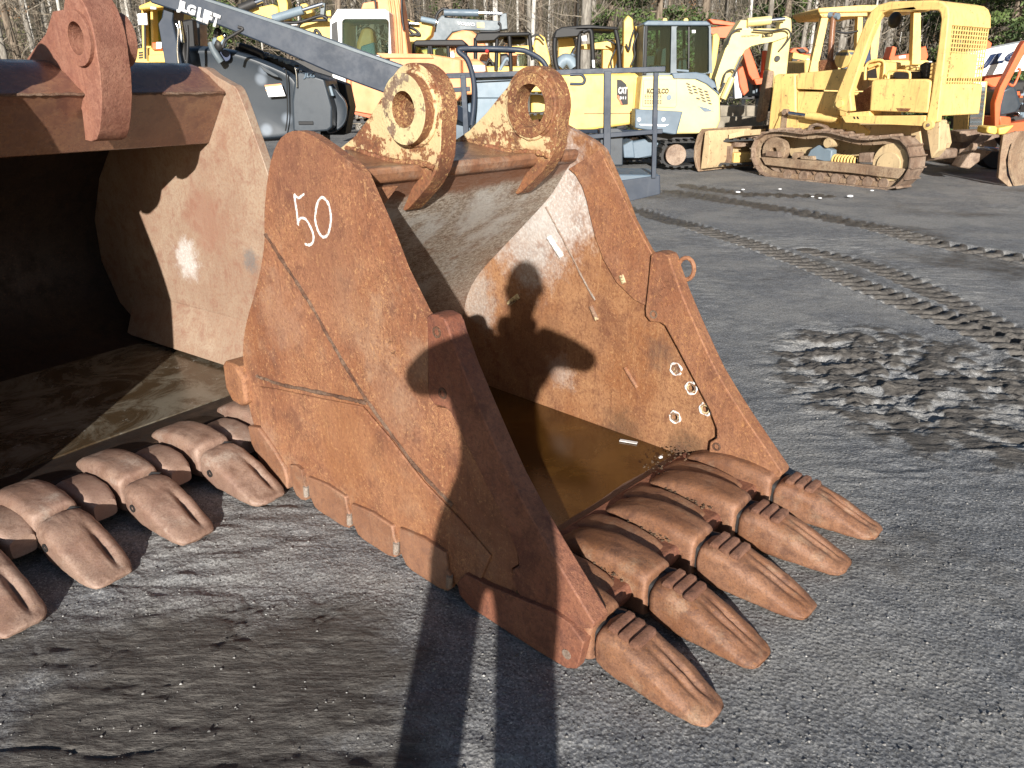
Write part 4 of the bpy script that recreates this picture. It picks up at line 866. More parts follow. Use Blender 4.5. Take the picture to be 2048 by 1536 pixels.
# work platform at the end of the boom
pk = FY(7.25); m2 = Mach.__new__(Mach); m2.pl = pk; m2.o = m.o
m2.beam('platform_rail', [(893, 152), (1330, 138)], .045, .045, 'grey_lift'); m2.beam('platform_rail', [(1146, 276), (1325, 262)], .035, .04, 'grey_lift')
m2.beam('platform_rail', [(1140, 262, .7), (1323, 264, .1)], .035, .035, 'grey_lift')
m2.beam('platform_post', [(1215, 142), (1213, 372)], .065, .05, 'grey_lift'); m2.beam('platform_post', [(1312, 145), (1307, 356)], .042, .042, 'grey_lift')
m2.beam('jib_link', [(880, 208, -.2), (934, 240, .1)], .10, .12, 'grey_lift'); m2.beam('platform_post', [(926, 150), (936, 330)], .05, .05, 'grey_lift'); m2.beam('platform_rail', [(906, 180), (940, 178)], .04, .04, 'grey_lift')
m2.tube('grab_hoop', [(943, 250), (948, 205), (947, 160), (935, 120), (918, 103), (930, 97), (1030, 99), (1060, 106), (1085, 122), (1098, 145)], .024, 'grey_lift', -.02)
m2.tube('hoop_padding', [(930, 101), (980, 101), (1030, 102)], .018, 'hose', .0)
mb = MB(); ellip(mb, pk.pt(974, 102, -.03), .018, .018, .018, 8, 6); mb.build('red_lamp_lens', M['red'], m.o)
m2.tube('grab_handle', [(1140, 150), (1160, 149), (1168, 155), (1169, 163), (1163, 168), (1140, 168)], .013, 'grey_lift', -.02)
m2.plate('tool_box', [(1199, 258), (1240, 257), (1247, 262), (1246, 332), (1202, 332)], .05, .15, 'hood_grey')
m2.plate('control_box', [(946, 162), (1030, 156), (1030, 196), (950, 196)], .10, .3, 'grey_light'); m2.plate('control_face', [(950, 152), (1030, 148), (1030, 160), (948, 164)], .06, .2, 'grey_blue')
rs = random.Random(9)
for i in range(12):
    mb = MB(); mb.cyl(pk.pt(952 + i * 6.5, 154 - i * .2, .06), (0, -.6, .8), .008, .03, 8); mb.build('switch', M[rs.choice(['wht', 'black', 'grey_light', 'blueline'])], m.o)
m2.plate('control_cabinet', [(950, 196), (1020, 196), (1015, 240), (990, 290), (950, 290)], .12, .3, 'grey_light'); m2.plate('platform_panel', [(915, 215), (942, 205), (940, 300), (905, 300)], .10, .05, 'grey_blue')
m2.plate('toe_board', [(1235, 362), (1320, 350), (1321, 388), (1262, 402), (1240, 404)], 0, .012, 'grey_lift'); m2.plate('platform_floor', [(1120, 372), (1235, 349), (1320, 350), (1318, 356), (1235, 372)], .02, .6, 'grey_blue')
m2.plate('toe_board', [(1100, 392), (1240, 364), (1242, 400), (1100, 420)], .02, .012, 'grey_blue')

# ------------------------------------------------------------------ orange excavator with the white cab
pl = FY(12.5); m = Mach('excavator', 'faded orange excavator with a white cab, behind the sloping grey boom', 'excavator', pl, (-2.2, 13.4, 0))
m.plate('body', [(692, 168), (700, 112), (860, 108), (922, 118), (924, 190), (912, 205), (760, 232), (705, 222), (694, 212)], .0, 1.5, 'orange', .03, seg=3); m.plate('deck_cover', [(752, 106), (862, 108), (868, 117), (765, 117)], -.03, .8, 'orange', .015)
m.plate('lower_body', [(697, 205), (760, 228), (745, 238), (700, 226)], .05, 1.3, 'orange_red'); m.plate('rear_cover', [(922, 120), (955, 118), (970, 128), (972, 142), (970, 190), (924, 190)], .4, 1.0, 'orange', .05, seg=4); m.plate('white_band', [(944, 130), (970, 130), (971, 143), (944, 143)], .38, .05, 'white')
cab = m.plate('cab', [(660, 40), (675, 18), (770, 18), (778, 24), (783, 112), (780, 122), (665, 122), (661, 108)], 0, 1.1, 'white', .03, holes=[rrect(684, 38, 777, 110, 7)], seg=3)
m.plate('window', rrect(682, 36, 779, 112, 5), .08, .01, 'glass', 0, parent=cab); m.plate('window', [(663, 48), (674, 42), (678, 100), (664, 98)], -.006, .01, 'dark', 0, parent=cab); 
m.plate('seat', [(712, 112), (713, 85), (722, 60), (735, 52), (745, 60), (748, 90), (752, 112)], .35, .3, 'orange', .04); m.plate('console', [(722, 92), (748, 84), (752, 112), (718, 112)], .3, .25, 'grey_blue', .02)
m.plate('pillar', [(688, 38), (700, 38), (700, 110), (690, 110)], .9, .08, 'white')
bm = m.plate('boom', [(746, 22), (752, 0), (760, -30), (790, -30), (800, -12), (806, 20), (810, 60), (817, 112), (782, 112), (776, 60), (770, 24)], .45, .5, 'orange', .02)
m.plate('boom_gusset', [(722, 18), (726, 6), (748, 2), (752, 18)], .4, .4, 'orange'); 
for u in (778, 786, 795): m.tube('hose', [(u, 0), (u + 5, 40), (u + 9, 110)], .018, 'orange', .42)
m.tube('hose', [(803, -5), (804, 30), (808, 60)], .02, 'hose', .4); m.tube('hose', [(750, -5), (752, 20)], .015, 'hose', .3)
m.plate('white_side_plate', [(690, 150), (664, 148), (690, 250), (697, 200)], .1, .4, 'white')  # plain white plate beside the orange body
tracks(m, [(640, 275), (650, 248), (700, 243), (900, 243), (940, 262), (935, 300), (900, 315), (680, 318), (648, 305)], .1, .5, 'dark')
for (u, v) in ((702, 160),): m.beam('handrail', [(u, v), (u, 212)], .03, .03, 'orange_red')

# ------------------------------------------------------------------ far left: yellow wheel loader with cab
pl = FY(21.0); m = Mach('wheel_loader', 'pale yellow wheel loader with tall cab and white mirrors, left of the grey boom', 'loader', pl, (-10.0, 22, 0))
m.plate('body', [(232, 112), (262, 98), (345, 92), (345, 175), (232, 175)], 0, 2.0, 'yel', .04); m.plate('fender', [(296, 110), (335, 108), (338, 125), (296, 125)], -.1, .6, 'yel_deep', .03)
cab = m.plate('cab_frame', [(282, 12), (338, 8), (345, 100), (284, 100)], .2, 1.4, 'yel', .02, holes=[[(287, 20), (300, 19), (302, 92), (288, 92)], [(305, 18), (334, 16), (338, 92), (307, 92)]])
m.plate('window', [(286, 19), (335, 15), (339, 93), (287, 93)], .5, .01, 'glass', 0, parent=cab); m.plate('roof', [(276, 12), (300, 2), (350, 2), (350, 12), (278, 20)], 0, 1.8, 'yel', .04)
m.plate('mirror', [(274, 27), (293, 26), (295, 50), (276, 50)], -.2, .06, 'wht', .02, seg=3); m.plate('mirror', [(300, 13), (312, 14), (312, 19), (300, 18)], -.2, .06, 'wht'); m.plate('lamp_housing', [(303, 85), (322, 84), (323, 100), (304, 100)], -.1, .2, 'orange_red', .02); m.plate('lamp_face', [(312, 84), (323, 84), (323, 97), (312, 98)], -.14, .05, 'wht')
m.tube('mirror_arm', [(288, 30), (290, 60), (291, 118)], .03, 'dark', -.15); m.plate('seat', [(292, 55), (300, 54), (300, 92), (290, 92)], .9, .4, 'grey_blue')
for k in range(3): m.plate('vent', [(277, 104 + k * 5), (285, 103 + k * 5), (285, 106 + k * 5), (277, 107 + k * 5)], -.03, .04, 'dark', 0)
for x_ in (-11.0, -8.2):
    mb = MB(); mb.cyl((x_, 20.9, .75), (0, 1, 0), .75, .5, 28); mb.build('wheel', M['rubber'], m.o, .05)

# ------------------------------------------------------------------ yellow excavators whose booms stand behind the grey boom
pl = FY(17.0); m = Mach('excavator', 'yellow excavator with folded boom and grey rams, above the middle of the sloping grey boom', 'excavator', pl, (-5.2, 17.8, 0))
m.plate('boom', [(486, 22), (500, 18), (545, 8), (556, 14), (558, 24), (546, 38), (530, 36), (500, 32), (486, 28)], 0, .4, 'yel', .02); m.plate('arm', [(549, -20), (568, -15), (575, 6), (576, 40), (562, 40), (556, 10)], .05, .35, 'yel', .02)
m.cyl2((546, 38), (646, 8), .085, -.1, 'grey_light', .6); m.cyl2((480, 18), (525, 0), .09, -.1, 'dark', .7)
m.plate('body', [(560, 52), (590, 42), (650, 34), (665, 38), (668, 120), (600, 120), (570, 90)], .2, 2.2, 'yel', .03); m.plate('cover', [(572, 52), (592, 46), (598, 58), (575, 60)], .1, .4, 'white', .03)
m.plate('bracket', [(600, 8), (612, 6), (625, 22), (622, 36), (602, 36)], .2, .3, 'yel', .02); m.tube('hose', [(595, 62), (600, 48), (615, 42), (655, 40)], .03, 'hose', -.05); m.tube('hose', [(566, 46), (600, 44), (640, 32), (655, 38)], .03, 'hose', -.1); m.tube('hose', [(628, 70), (632, 60), (640, 68), (642, 76)], .03, 'hose', -.05)
m.plate('lamp', [(652, 22), (661, 20), (662, 32), (653, 32)], -.15, .1, 'yel_deep'); m.plate('bracket_arm', [(642, 5), (650, 6), (648, 32), (640, 30)], -.05, .1, 'volvo_grey')
m.plate('undercarriage', [(570, 120), (668, 120), (668, 165), (570, 165)], .3, 2.0, 'dark')
pl = FY(15.6); m = Mach('excavator', 'yellow excavator boom with thin hoses, between the orange machine and the grey arm', 'excavator', pl, (-2.0, 17.0, 0))
m.plate('boom', [(806, 40), (815, 38), (832, 45), (858, 44), (866, 50), (862, 70), (850, 82), (838, 90), (830, 112), (812, 112), (808, 70)], 0, .5, 'yel', .02); m.cyl2((842, 38), (876, 45), .05, -.1, 'grey_light', .9); m.cyl2((812, 46), (838, 48), .05, -.1, 'dark', .3)
for P in ([(806, 42), (824, 66), (840, 70), (832, 60), (816, 52)], [(812, 56), (820, 70), (838, 66)]): m.tube('hose', P, .02, 'hose', -.05)
m.plate('body', [(790, 100), (880, 98), (880, 165), (790, 165)], .3, 1.6, 'yel', .05)
tracks(m, [(780, 182), (790, 168), (880, 168), (892, 182), (884, 200), (790, 202)], .3, .5, 'dark')

# slate grey excavator arm
pl = FY(19.0); m = Mach('excavator', 'excavator with slate grey arm reaching right, lettered in white, before the wood', 'excavator', pl, (-1.0, 20.5, 0))
m.plate('boom', [(848, 110), (862, 68), (874, 40), (884, 30), (905, 36), (1000, 42), (1010, 50), (1004, 58), (990, 62), (930, 60), (905, 64), (888, 84), (880, 110)], 0, .45, 'volvo_grey', .02, seg=2)
m.plate('boom_end', [(1000, 28), (1013, 26), (1015, 58), (1000, 60)], -.03, .5, 'volvo_grey'); m.cyl2((888, 25), (1003, 27), .075, -.08, 'grey_blue', .6)
m.tube('hose', [(868, 60), (874, 30), (886, 18), (898, 20)], .03, 'hose', -.1); m.tube('hose', [(996, 44), (1001, 50), (996, 62), (960, 63)], .025, 'hose', -.08)
px_text('lettering', 'VOLVO', M['wht'], m.o, pl, (914, 50), (950, 53), 7, off=-.02, bold=.05); m.plate('sticker', [(954, 45), (968, 45), (968, 56), (954, 55)], -.02, .02, 'yel_deep', 0)
m.plate('body', [(870, 110), (1000, 100), (1000, 165), (870, 165)], .4, 2.0, 'yel', .05)
tracks(m, [(865, 178), (875, 166), (1000, 166), (1012, 178), (1000, 196), (875, 198)], .4, .5, 'dark')
pl = FY(16.5); m = Mach('excavator', 'orange yellow excavator with round counterweight behind the black roofed machines', 'excavator', pl, (.2, 17.2, 0))
m.plate('body', [(893, 80), (905, 66), (925, 60), (945, 62), (958, 72), (975, 95), (978, 150), (893, 150)], 0, 1.4, 'orange', .06, seg=3); m.plate('boom', [(1075, 118), (1066, 95), (1072, 72), (1080, 68), (1090, 75), (1100, 115), (1105, 140), (1085, 140)], .2, .35, 'yel', .02); m.plate('dipper', [(990, 98), (1020, 92), (1075, 90), (1078, 98), (1066, 108), (1000, 108)], .25, .3, 'yel', .02)
m.plate('stabiliser', [(1010, 110), (1020, 96), (1035, 108), (1030, 140), (1010, 140)], .1, .3, 'orange', .02); m.tube('hose', [(1066, 100), (1060, 78), (1075, 70), (1088, 82)], .02, 'hose', 0)
tracks(m, [(885, 170), (895, 152), (985, 152), (998, 170), (990, 190), (895, 192)], .1, .5, 'dark')

# two small machines with black roll-over roofs
def ropsm(label, pl, base, roof, posts, r=.03, body=None, bcol='yel', extra=None):
    m = Mach('mini_excavator', label, 'mini excavator', pl, base, 'small machines with black roofs')
    m.plate('roof', roof, 0, 1.0, 'black', .04, seg=3)
    for P in posts:
        m.tube('roof_post', P, r, 'black', .05)
    if body: m.plate('body', body, .1, 1.3, bcol, .06, seg=3)
    return m
m = ropsm('small digger whose low black cab roof shows between the two lifting ears', FY(14.0), (-1.3, 14.6, 0), [(826, 84), (832, 80), (925, 79), (932, 86), (932, 92), (828, 92)], [[(828, 88), (827, 116)], [(858, 86), (858, 116)], [(861, 86), (864, 116)], [(896, 86), (897, 118)], [(930, 88), (932, 118)]], body=[(822, 114), (936, 114), (940, 180), (822, 180)], bcol='orange')
m.plate('window', [(829, 90), (857, 90), (857, 113), (829, 113)], .3, .01, 'glass', 0); m.plate('window', [(864, 92), (895, 92), (895, 113), (866, 113)], .3, .01, 'glass', 0)
m.plate('seat', [(870, 98), (884, 96), (888, 114), (870, 114)], .6, .3, 'grey_light', .03); m.plate('beacon', [(901, 96), (909, 94), (910, 106), (902, 107)], .2, .1, 'orange', .02); m.plate('lamp', [(900, 103), (908, 103), (910, 116), (898, 116)], .1, .1, 'wht', .02)
tracks(m, [(815, 205), (825, 184), (930, 184), (945, 205), (935, 224), (825, 226)], .1, .4, 'dark')
m = ropsm('small digger with open black canopy, left of the wide rusty eye', FY(14.6), (.1, 15.3, 0), [(949, 76), (955, 65), (1060, 64), (1061, 71), (1000, 73), (992, 80), (950, 82)], [[(951, 76), (951, 118)], [(994, 78), (992, 140)], [(1018, 66), (1020, 92), (1022, 140)], [(1059, 68), (1062, 100), (1066, 120)]], .035, body=[(945, 132), (1090, 132), (1092, 185), (945, 185)], bcol='yel')
m.plate('seat', [(1000, 108), (1016, 106), (1022, 138), (1000, 138)], .5, .4, 'seat', .04); m.tube('control_lever', [(970, 135), (978, 118), (985, 126)], .02, 'dark', .2); m.tube('control_lever', [(1000, 140), (1012, 118), (1020, 122)], .03, 'grey_light', .1); m.plate('console', [(960, 120), (990, 124), (990, 140), (955, 140)], .4, .3, 'dark', .03)
mb = MB(); ellip(mb, m.pl.pt(1030, 80, .5), .22, .15, .08, 12, 8); mb.build('work_lamp', M['dark'], m.o)
m.plate('panel', [(1035, 112), (1052, 108), (1055, 128), (1038, 132)], .6, .2, 'glass', 0)
tracks(m, [(935, 208), (945, 188), (1085, 188), (1100, 208), (1090, 226), (945, 228)], .1, .4, 'dark')

# yellow excavator with black canopy and logo
pl = FY(15.2); m = Mach('mini_excavator', 'yellow mini excavator with black open canopy and black side decal, behind the platform rails', 'mini excavator', pl, (1.75, 16.0, 0))
m.plate('body', [(1062, 150), (1270, 146), (1284, 156), (1291, 180), (1291, 238), (1284, 246), (1170, 262), (1062, 262)], 0, 1.5, 'yel', .08, seg=4)
m.plate('seam_line', [(1168, 226.5), (1285, 226), (1285, 227.2), (1168, 227.7)], -.012, .02, 'dark', 0); m.plate('side_panel', [(1268, 152), (1290, 178), (1291, 240), (1262, 248), (1266, 200)], -.006, .1, 'yel_deep', .02)
dec = m.plate('decal', [(1234, 159), (1243, 160), (1252, 168), (1256, 180), (1256, 209), (1243, 210), (1234, 195)], -.015, .01, 'black', 0)
m.plate('decal_stripe', [(1234, 192), (1237, 190), (1245, 209), (1242, 210)], -.018, .01, 'orange_red', 0, parent=dec)
px_text('lettering', 'CAT', M['wht'], dec, pl, (1236, 188), (1254, 188), 14, off=-.02, bold=.06); px_text('lettering', '311', M['wht'], dec, pl, (1239, 199), (1252, 199), 6, off=-.02, bold=.05)
m.plate('canopy_roof', [(1107, 76), (1112, 60), (1124, 54), (1175, 49), (1236, 54), (1236, 60), (1180, 58), (1164, 62), (1158, 72)], 0, 1.1, 'black', .04, seg=3)
for P in ([(1110, 74), (1109, 100), (1112, 130), (1118, 144)], [(1160, 68), (1157, 100), (1156, 145)], [(1166, 64), (1180, 60), (1184, 80), (1187, 142)], [(1230, 56), (1237, 90), (1240, 142)]): m.tube('canopy_post', P, .045, 'black', .06)
m.plate('boom', [(1116, 140), (1118, 76), (1145, 74), (1150, 92), (1160, 90), (1232, 80), (1234, 58), (1238, 92), (1225, 98), (1165, 98), (1146, 96), (1130, 130), (1122, 144)], .5, .3, 'yel', .02); m.plate('dipper', [(1206, 92), (1232, 80), (1236, 150), (1205, 150)], .55, .3, 'yel_deep', .02)
m.plate('arm_upright', [(1248, 42), (1256, 30), (1266, 38), (1270, 90), (1262, 148), (1247, 148)], .3, .28, 'yel', .02); m.plate('arm_link', [(1270, 52), (1290, 52), (1290, 68), (1276, 68)], .35, .2, 'yel', .02)
m.cyl2((1232, 148), (1246, 92), .05, .2, 'grey_light', .5); m.cyl2((1137, 130), (1152, 92), .05, .3, 'grey_blue', .6); m.tube('exhaust', [(1118, 132), (1128, 120), (1140, 122), (1148, 134)], .11, 'grey_light', .2); m.plate('paper_notice', [(1163, 72), (1173, 71), (1174, 82), (1164, 82)], .02, .01, 'wht', 0); m.plate('paper_notice', [(1184, 120), (1189, 120), (1190, 135), (1185, 135)], .0, .02, 'wht', 0)
for P in ([(1268, 60), (1262, 80), (1258, 100), (1252, 88)], [(1278, 60), (1268, 90), (1270, 110), (1262, 130)], [(1215, 80), (1232, 92), (1222, 120), (1224, 140)]): m.tube('hose', P, .018, 'hose', .2)
tracks(m, [(1050, 300), (1062, 276), (1100, 270), (1260, 268), (1290, 282), (1292, 304), (1270, 320), (1080, 322)], .1, .45, 'rubber', ((1075, 298, .2), (1268, 296, .2)))

# ------------------------------------------------------------------ cream and grey mini excavator
pl = FY(14.6); m = Mach('mini_excavator', 'cream yellow mini excavator with closed grey cab and long bent boom, left of the bulldozer', 'mini excavator', pl, (2.9, 15.3, 0))
body = m.plate('body', [(1284, 152), (1356, 150), (1398, 156), (1428, 172), (1440, 195), (1441, 240), (1434, 258), (1420, 267), (1352, 268), (1276, 262), (1278, 218)], 0, 1.45, 'yel_cream', .09, seg=4)
m.plate('cowl', [(1344, 146), (1392, 144), (1412, 148), (1430, 164), (1440, 190), (1436, 188), (1412, 168), (1390, 158), (1346, 157)], -.03, 1.3, 'grey_blue', .03, seg=3)
m.plate('side_door', [(1287, 160), (1354, 158), (1354, 210), (1350, 216), (1285, 213)], -.012, .05, 'yel_cream', .01); m.plate('ballast', [(1271, 218), (1366, 223), (1354, 268), (1344, 269), (1270, 256)], -.06, .5, 'grey_blue', .03, seg=3)
m.plate('ballast_mark', [(1278, 248), (1338, 249), (1330, 253), (1282, 251)], -.065, .01, 'wht', 0)
for u in (1278, 1327): m.disc('reflector', (u, 239), .035, -.075, .02, 'wht')
px_text('lettering', 'KOBELCO', M['ink'], body, pl, (1294, 187), (1337, 187), 10, off=-.020, bold=.03, depth=.008)
for (u0, v0, nx, ny, du, dv, wu, wv) in ((1291, 190, 7, 3, 5, 3, 3.2, 1.4), (1291, 201, 7, 3, 5, 3, 3.2, 1.4)):
    for i in range(nx):
        mb = MB()
        for j in range(ny): mb.box(pl.pt(u0 + du * i, v0 + dv * j, -.014), wu / 100, .006, wv / 100)
        mb.build('vent_slots', M['dark'], body, smooth=0)
mb = MB()
for i in range(4): 
    for j in range(5):
        if (i + j) % 5 < 4 or i > 1: mb.box(pl.pt(1376 + i * 12 + j * 2, 168 + i * 5 + j * 6, -.004), .07, .01, .022, tilt=Matrix.Rotation(R(18), 3, 'Y'))
mb.build('vent_slots', M['dark'], body, smooth=0); m.plate('decal', [(1396, 212), (1414, 216), (1428, 223), (1409, 224)], -.005, .01, 'grey_blue', 0, parent=body); m.disc('lock', (1338, 195), .05, -.016, .02, 'grey_light')
cab = m.plate('cab', [(1288, 50), (1296, 43), (1414, 44), (1422, 52), (1425, 146), (1346, 155), (1285, 152)], .15, 1.15, 'volvo_grey', .02, holes=[[(1293, 52), (1343, 52), (1341, 146), (1290, 146)], rrect(1353, 52, 1418, 146, 5)], seg=3)
m.plate('window', [(1291, 50), (1345, 50), (1343, 148), (1288, 148)], .2, .01, 'glass', 0, parent=cab); m.plate('window', rrect(1351, 50, 1420, 147, 4), .2, .01, 'glass', 0, parent=cab)
m.plate('window_frame', [(1290, 46), (1296, 46), (1293, 150), (1286, 150)], .12, .06, 'black', .01, parent=cab); m.plate('window_frame', [(1376, 52), (1380, 52), (1379, 138), (1376, 138)], .17, .04, 'dark', .005, parent=cab); m.plate('window_frame', [(1350, 138), (1378, 140), (1378, 144), (1350, 142)], .17, .04, 'grey_blue', .005, parent=cab)
m.plate('roof', [(1288, 46), (1296, 41), (1414, 42), (1421, 47), (1421, 51), (1288, 51)], .10, 1.2, 'grey_blue', .02)
for u in (1312, 1366, 1404): m.plate('rear_post', [(u, 50), (u + 5, 50), (u + 5, 146), (u, 146)], 1.2, .06, 'black', .005, parent=cab)
m.plate('rear_door', [(1290, 112), (1342, 112), (1342, 150), (1288, 150)], 1.22, .05, 'dark', .005, parent=cab)
m.plate('seat', [(1318, 135), (1322, 98), (1338, 92), (1342, 100), (1340, 140)], .6, .4, 'seat', .04); m.plate('seat', [(1352, 145), (1356, 118), (1376, 114), (1378, 145)], .7, .4, 'seat', .04); m.plate('sticker', [(1384, 60), (1391, 60), (1391, 66), (1384, 66)], .19, .01, 'wht', 0); m.plate('steering_column', [(1300, 130), (1332, 130), (1336, 150), (1298, 150)], .4, .3, 'dark', .03)
for u in (1330, 1372): m.disc('roof_lamp', (u, 41), .04, .3, .08, 'yel_deep')
m.plate('boom', [(1430, 158), (1440, 128), (1450, 100), (1460, 75), (1470, 58), (1482, 40), (1493, 40), (1496, 58), (1520, 57), (1570, 58), (1578, 66), (1573, 74), (1548, 83), (1520, 88), (1503, 92), (1490, 100), (1484, 111), (1474, 132), (1462, 160), (1450, 186), (1441, 205)], .45, .32, 'yel_cream', .03, seg=3)
m.cyl2((1494, 45), (1570, 38), .075, .42, 'yel_cream', .62); m.cyl2((1446, 198), (1484, 112), .06, .38, 'yel_cream', .5)
m.plate('dipper', [(1558, 60), (1563, 34), (1572, 32), (1583, 37), (1584, 60), (1578, 108), (1574, 148), (1560, 165), (1549, 200), (1543, 200), (1548, 150), (1537, 139), (1545, 84), (1552, 78)], .5, .25, 'yel_cream', .02)
m.plate('dipper_back', [(1537, 140), (1549, 142), (1542, 190), (1533, 240), (1520, 245), (1525, 210), (1532, 170)], .45, .3, 'blade', .02); m.disc('pivot', (1555, 117), .05, .46, .04, 'dark')
for P in ([(1455, 90), (1462, 70), (1472, 60), (1484, 58)], [(1506, 60), (1540, 62), (1572, 58), (1581, 70), (1572, 86), (1562, 98)], [(1444, 170), (1452, 145), (1466, 140), (1470, 152)], [(1440, 180), (1450, 165), (1440, 186)]): m.tube('hose', P, .016, 'hose', .35)
px_text('lettering', 'KOBELCO', M['ink'], m.o, pl, (1524, 75.5), (1546, 72.5), 7.5, off=.43, bold=.03); px_text('lettering', 'BONED EQUIPMENT.COM', M['ink'], m.o, pl, (1483, 74.5), (1518, 72.5), 3.5, off=.43)
tracks(m, [(1322, 310), (1330, 292), (1350, 284), (1560, 280), (1580, 300), (1565, 322), (1400, 331), (1345, 333), (1326, 326)], -.15, .42, 'rubber', ((1352, 310, .19), (1555, 300, .19)), pitch=.14)
m.plate('undercarriage', [(1250, 300), (1262, 284), (1300, 276), (1345, 272), (1400, 274), (1390, 296), (1340, 306), (1290, 316), (1250, 316)], .5, .7, 'grey_blue', .03); m.plate('dozer_blade', [(1246, 290), (1266, 280), (1270, 316), (1248, 316)], .3, 1.5, 'grey_blue', .02); m.plate('slew_base', [(1286, 266), (1430, 268), (1424, 284), (1300, 280)], .3, 1.0, 'dark', .02)
tracks(m, [(1212, 296), (1222, 274), (1300, 270), (1335, 280), (1330, 312), (1240, 316), (1216, 310)], 1.2, .4, 'rubber')

# ------------------------------------------------------------------ old yellow bulldozer
DN = Vector((-.819, -.574, 0)).normalized(); pl = Plane(gnd(1790, 380), DN); DF = Vector((-DN.y, DN.x, 0)); DF = DF if DF.x < 0 else -DF
m = Mach('bulldozer', 'old yellow bulldozer with steel tracks and roll-over cage, blade pointing left', 'bulldozer', pl, g0(gnd(1700, 350)))
TP = [(1502, 296), (1507, 282), (1518, 270), (1537, 262), (1560, 260), (1585, 263), (1612, 266), (1635, 262), (1662, 264), (1690, 271), (1720, 277), (1750, 276), (1778, 273), (1800, 277), (1816, 295), (1823, 322), (1816, 345), (1801, 366), (1780, 379), (1740, 377), (1680, 371), (1620, 364), (1568, 360), (1530, 353), (1512, 338), (1502, 316)]
def steel_track(off, th, lab):
    P = smooth_path(pl.pts(TP, off), 5, closed=True); B = pl.B; c = sum(P, Vector()) / len(P); Ls = [0]
    for i in range(len(P)): Ls.append(Ls[-1] + (P[(i + 1) % len(P)] - P[i]).length)
    nsh = 40; pit = Ls[-1] / nsh; mb = MB(); lk = MB(); gi = 0
    def at(s):
        s %= Ls[-1]
        for i in range(len(P)):
            if Ls[i + 1] >= s: return P[i].lerp(P[(i + 1) % len(P)], (s - Ls[i]) / max(1e-6, Ls[i + 1] - Ls[i]))
        return P[0]
    for k in range(nsh):
        a, b = at(k * pit + .008), at((k + 1) * pit - .006); d = (b - a).normalized(); nn = d.cross(B).normalized(); q = (a + b) / 2
        if nn.dot(q - c) < 0: nn = -nn
        mb.beam(q - nn * .012, q - nn * .012 + B * th, (b - a).length, .028, up=tuple(nn)); mb.beam(b + nn * .012, b + nn * .012 + B * th, .018, .04, up=tuple(nn))
        for o_ in (th * .28, th * .66): lk.beam(a - nn * .065 + B * o_, b - nn * .065 + B * o_, .035, .075, up=tuple(nn))
        lk.tube([a - nn * .07 + B * th * .24, a - nn * .07 + B * (th * .66 + .06)], .022, 8)
    o = mb.build('steel_track', M['track'], m.o, .003, label=lab); lk.build('track_chain', M['blade'], o, smooth=0)
steel_track(0, .42, 'near steel track'); steel_track(1.50, .42, 'far steel track')
for off in (.12, 1.62):
    m.disc('idler', (1547, 302), .235, off, .14, 'blade', hole=.06); m.disc('idler_rim', (1547, 302), .245, off + .03, .08, 'track', hole=.2); m.disc('sprocket', (1780, 325), .285, off - .02, .2, 'yel_worn', n=24, bevel=.05); m.disc('sprocket_hub', (1776, 330), .19, off - .05, .1, 'yel_worn', n=24, bevel=.04)
m.disc('carrier_roller', (1655, 286), .075, .06, .22, 'yel_worn'); m.disc('carrier_roller', (1590, 312), .06, .1, .2, 'blade')
m.plate('track_frame', [(1521, 314), (1600, 319), (1700, 326), (1812, 338), (1806, 348), (1795, 358), (1700, 346), (1600, 338), (1530, 330)], .05, .12, 'blade', .012)
m.plate('track_guard', [(1536, 332), (1790, 356), (1786, 370), (1640, 362), (1560, 352)], .14, .14, 'track', .008)
for i in range(7):
    u = 1560 + i * 32; v = 337 + i * 3.0
    m.disc('track_roller', (u + 14, v + 12), .085, .09, .2, 'track', n=18)
    mb = MB(); q = pl.pts([(u, v), (u + 4, v), (u + 15, v + 19), (u + 11, v + 19)], .11); mb.prism(q, pl.B * .03); mb.build('guard_rib', M['blade'], m.o, .002)
P = [pl.pt(1668, 319, .18), pl.pt(1712, 322, .18)]; mb = MB()
for k in range(8):
    q = P[0].lerp(P[1], k / 7.0); mb.cyl(q, (P[1] - P[0]), .085, .022, 18, hole=.05)
mb.build('recoil_spring', M['yel_dozer'], m.o, .004); mb = MB(); mb.tube(P, .045, 10); mb.build('spring_rod', M['dark'], m.o)
m.plate('bracket', [(1531, 303), (1556, 303), (1558, 315), (1530, 312)], .02, .1, 'track', .01); m.plate('bracket', [(1717, 306), (1742, 305), (1744, 325), (1716, 325)], .06, .16, 'track', .015); m.plate('grease_cover', [(1620, 300), (1636, 290), (1664, 300), (1662, 322), (1640, 322), (1612, 315)], .1, .15, 'grey_light', .02); m.plate('rock_guard', [(1600, 312), (1626, 312), (1628, 320), (1600, 318)], .03, .1, 'blade', .01)
m.plate('under_body', [(1560, 262), (1600, 240), (1838, 245), (1845, 290), (1830, 325), (1700, 318), (1580, 312)], .48, .90, 'yel_worn', .02)
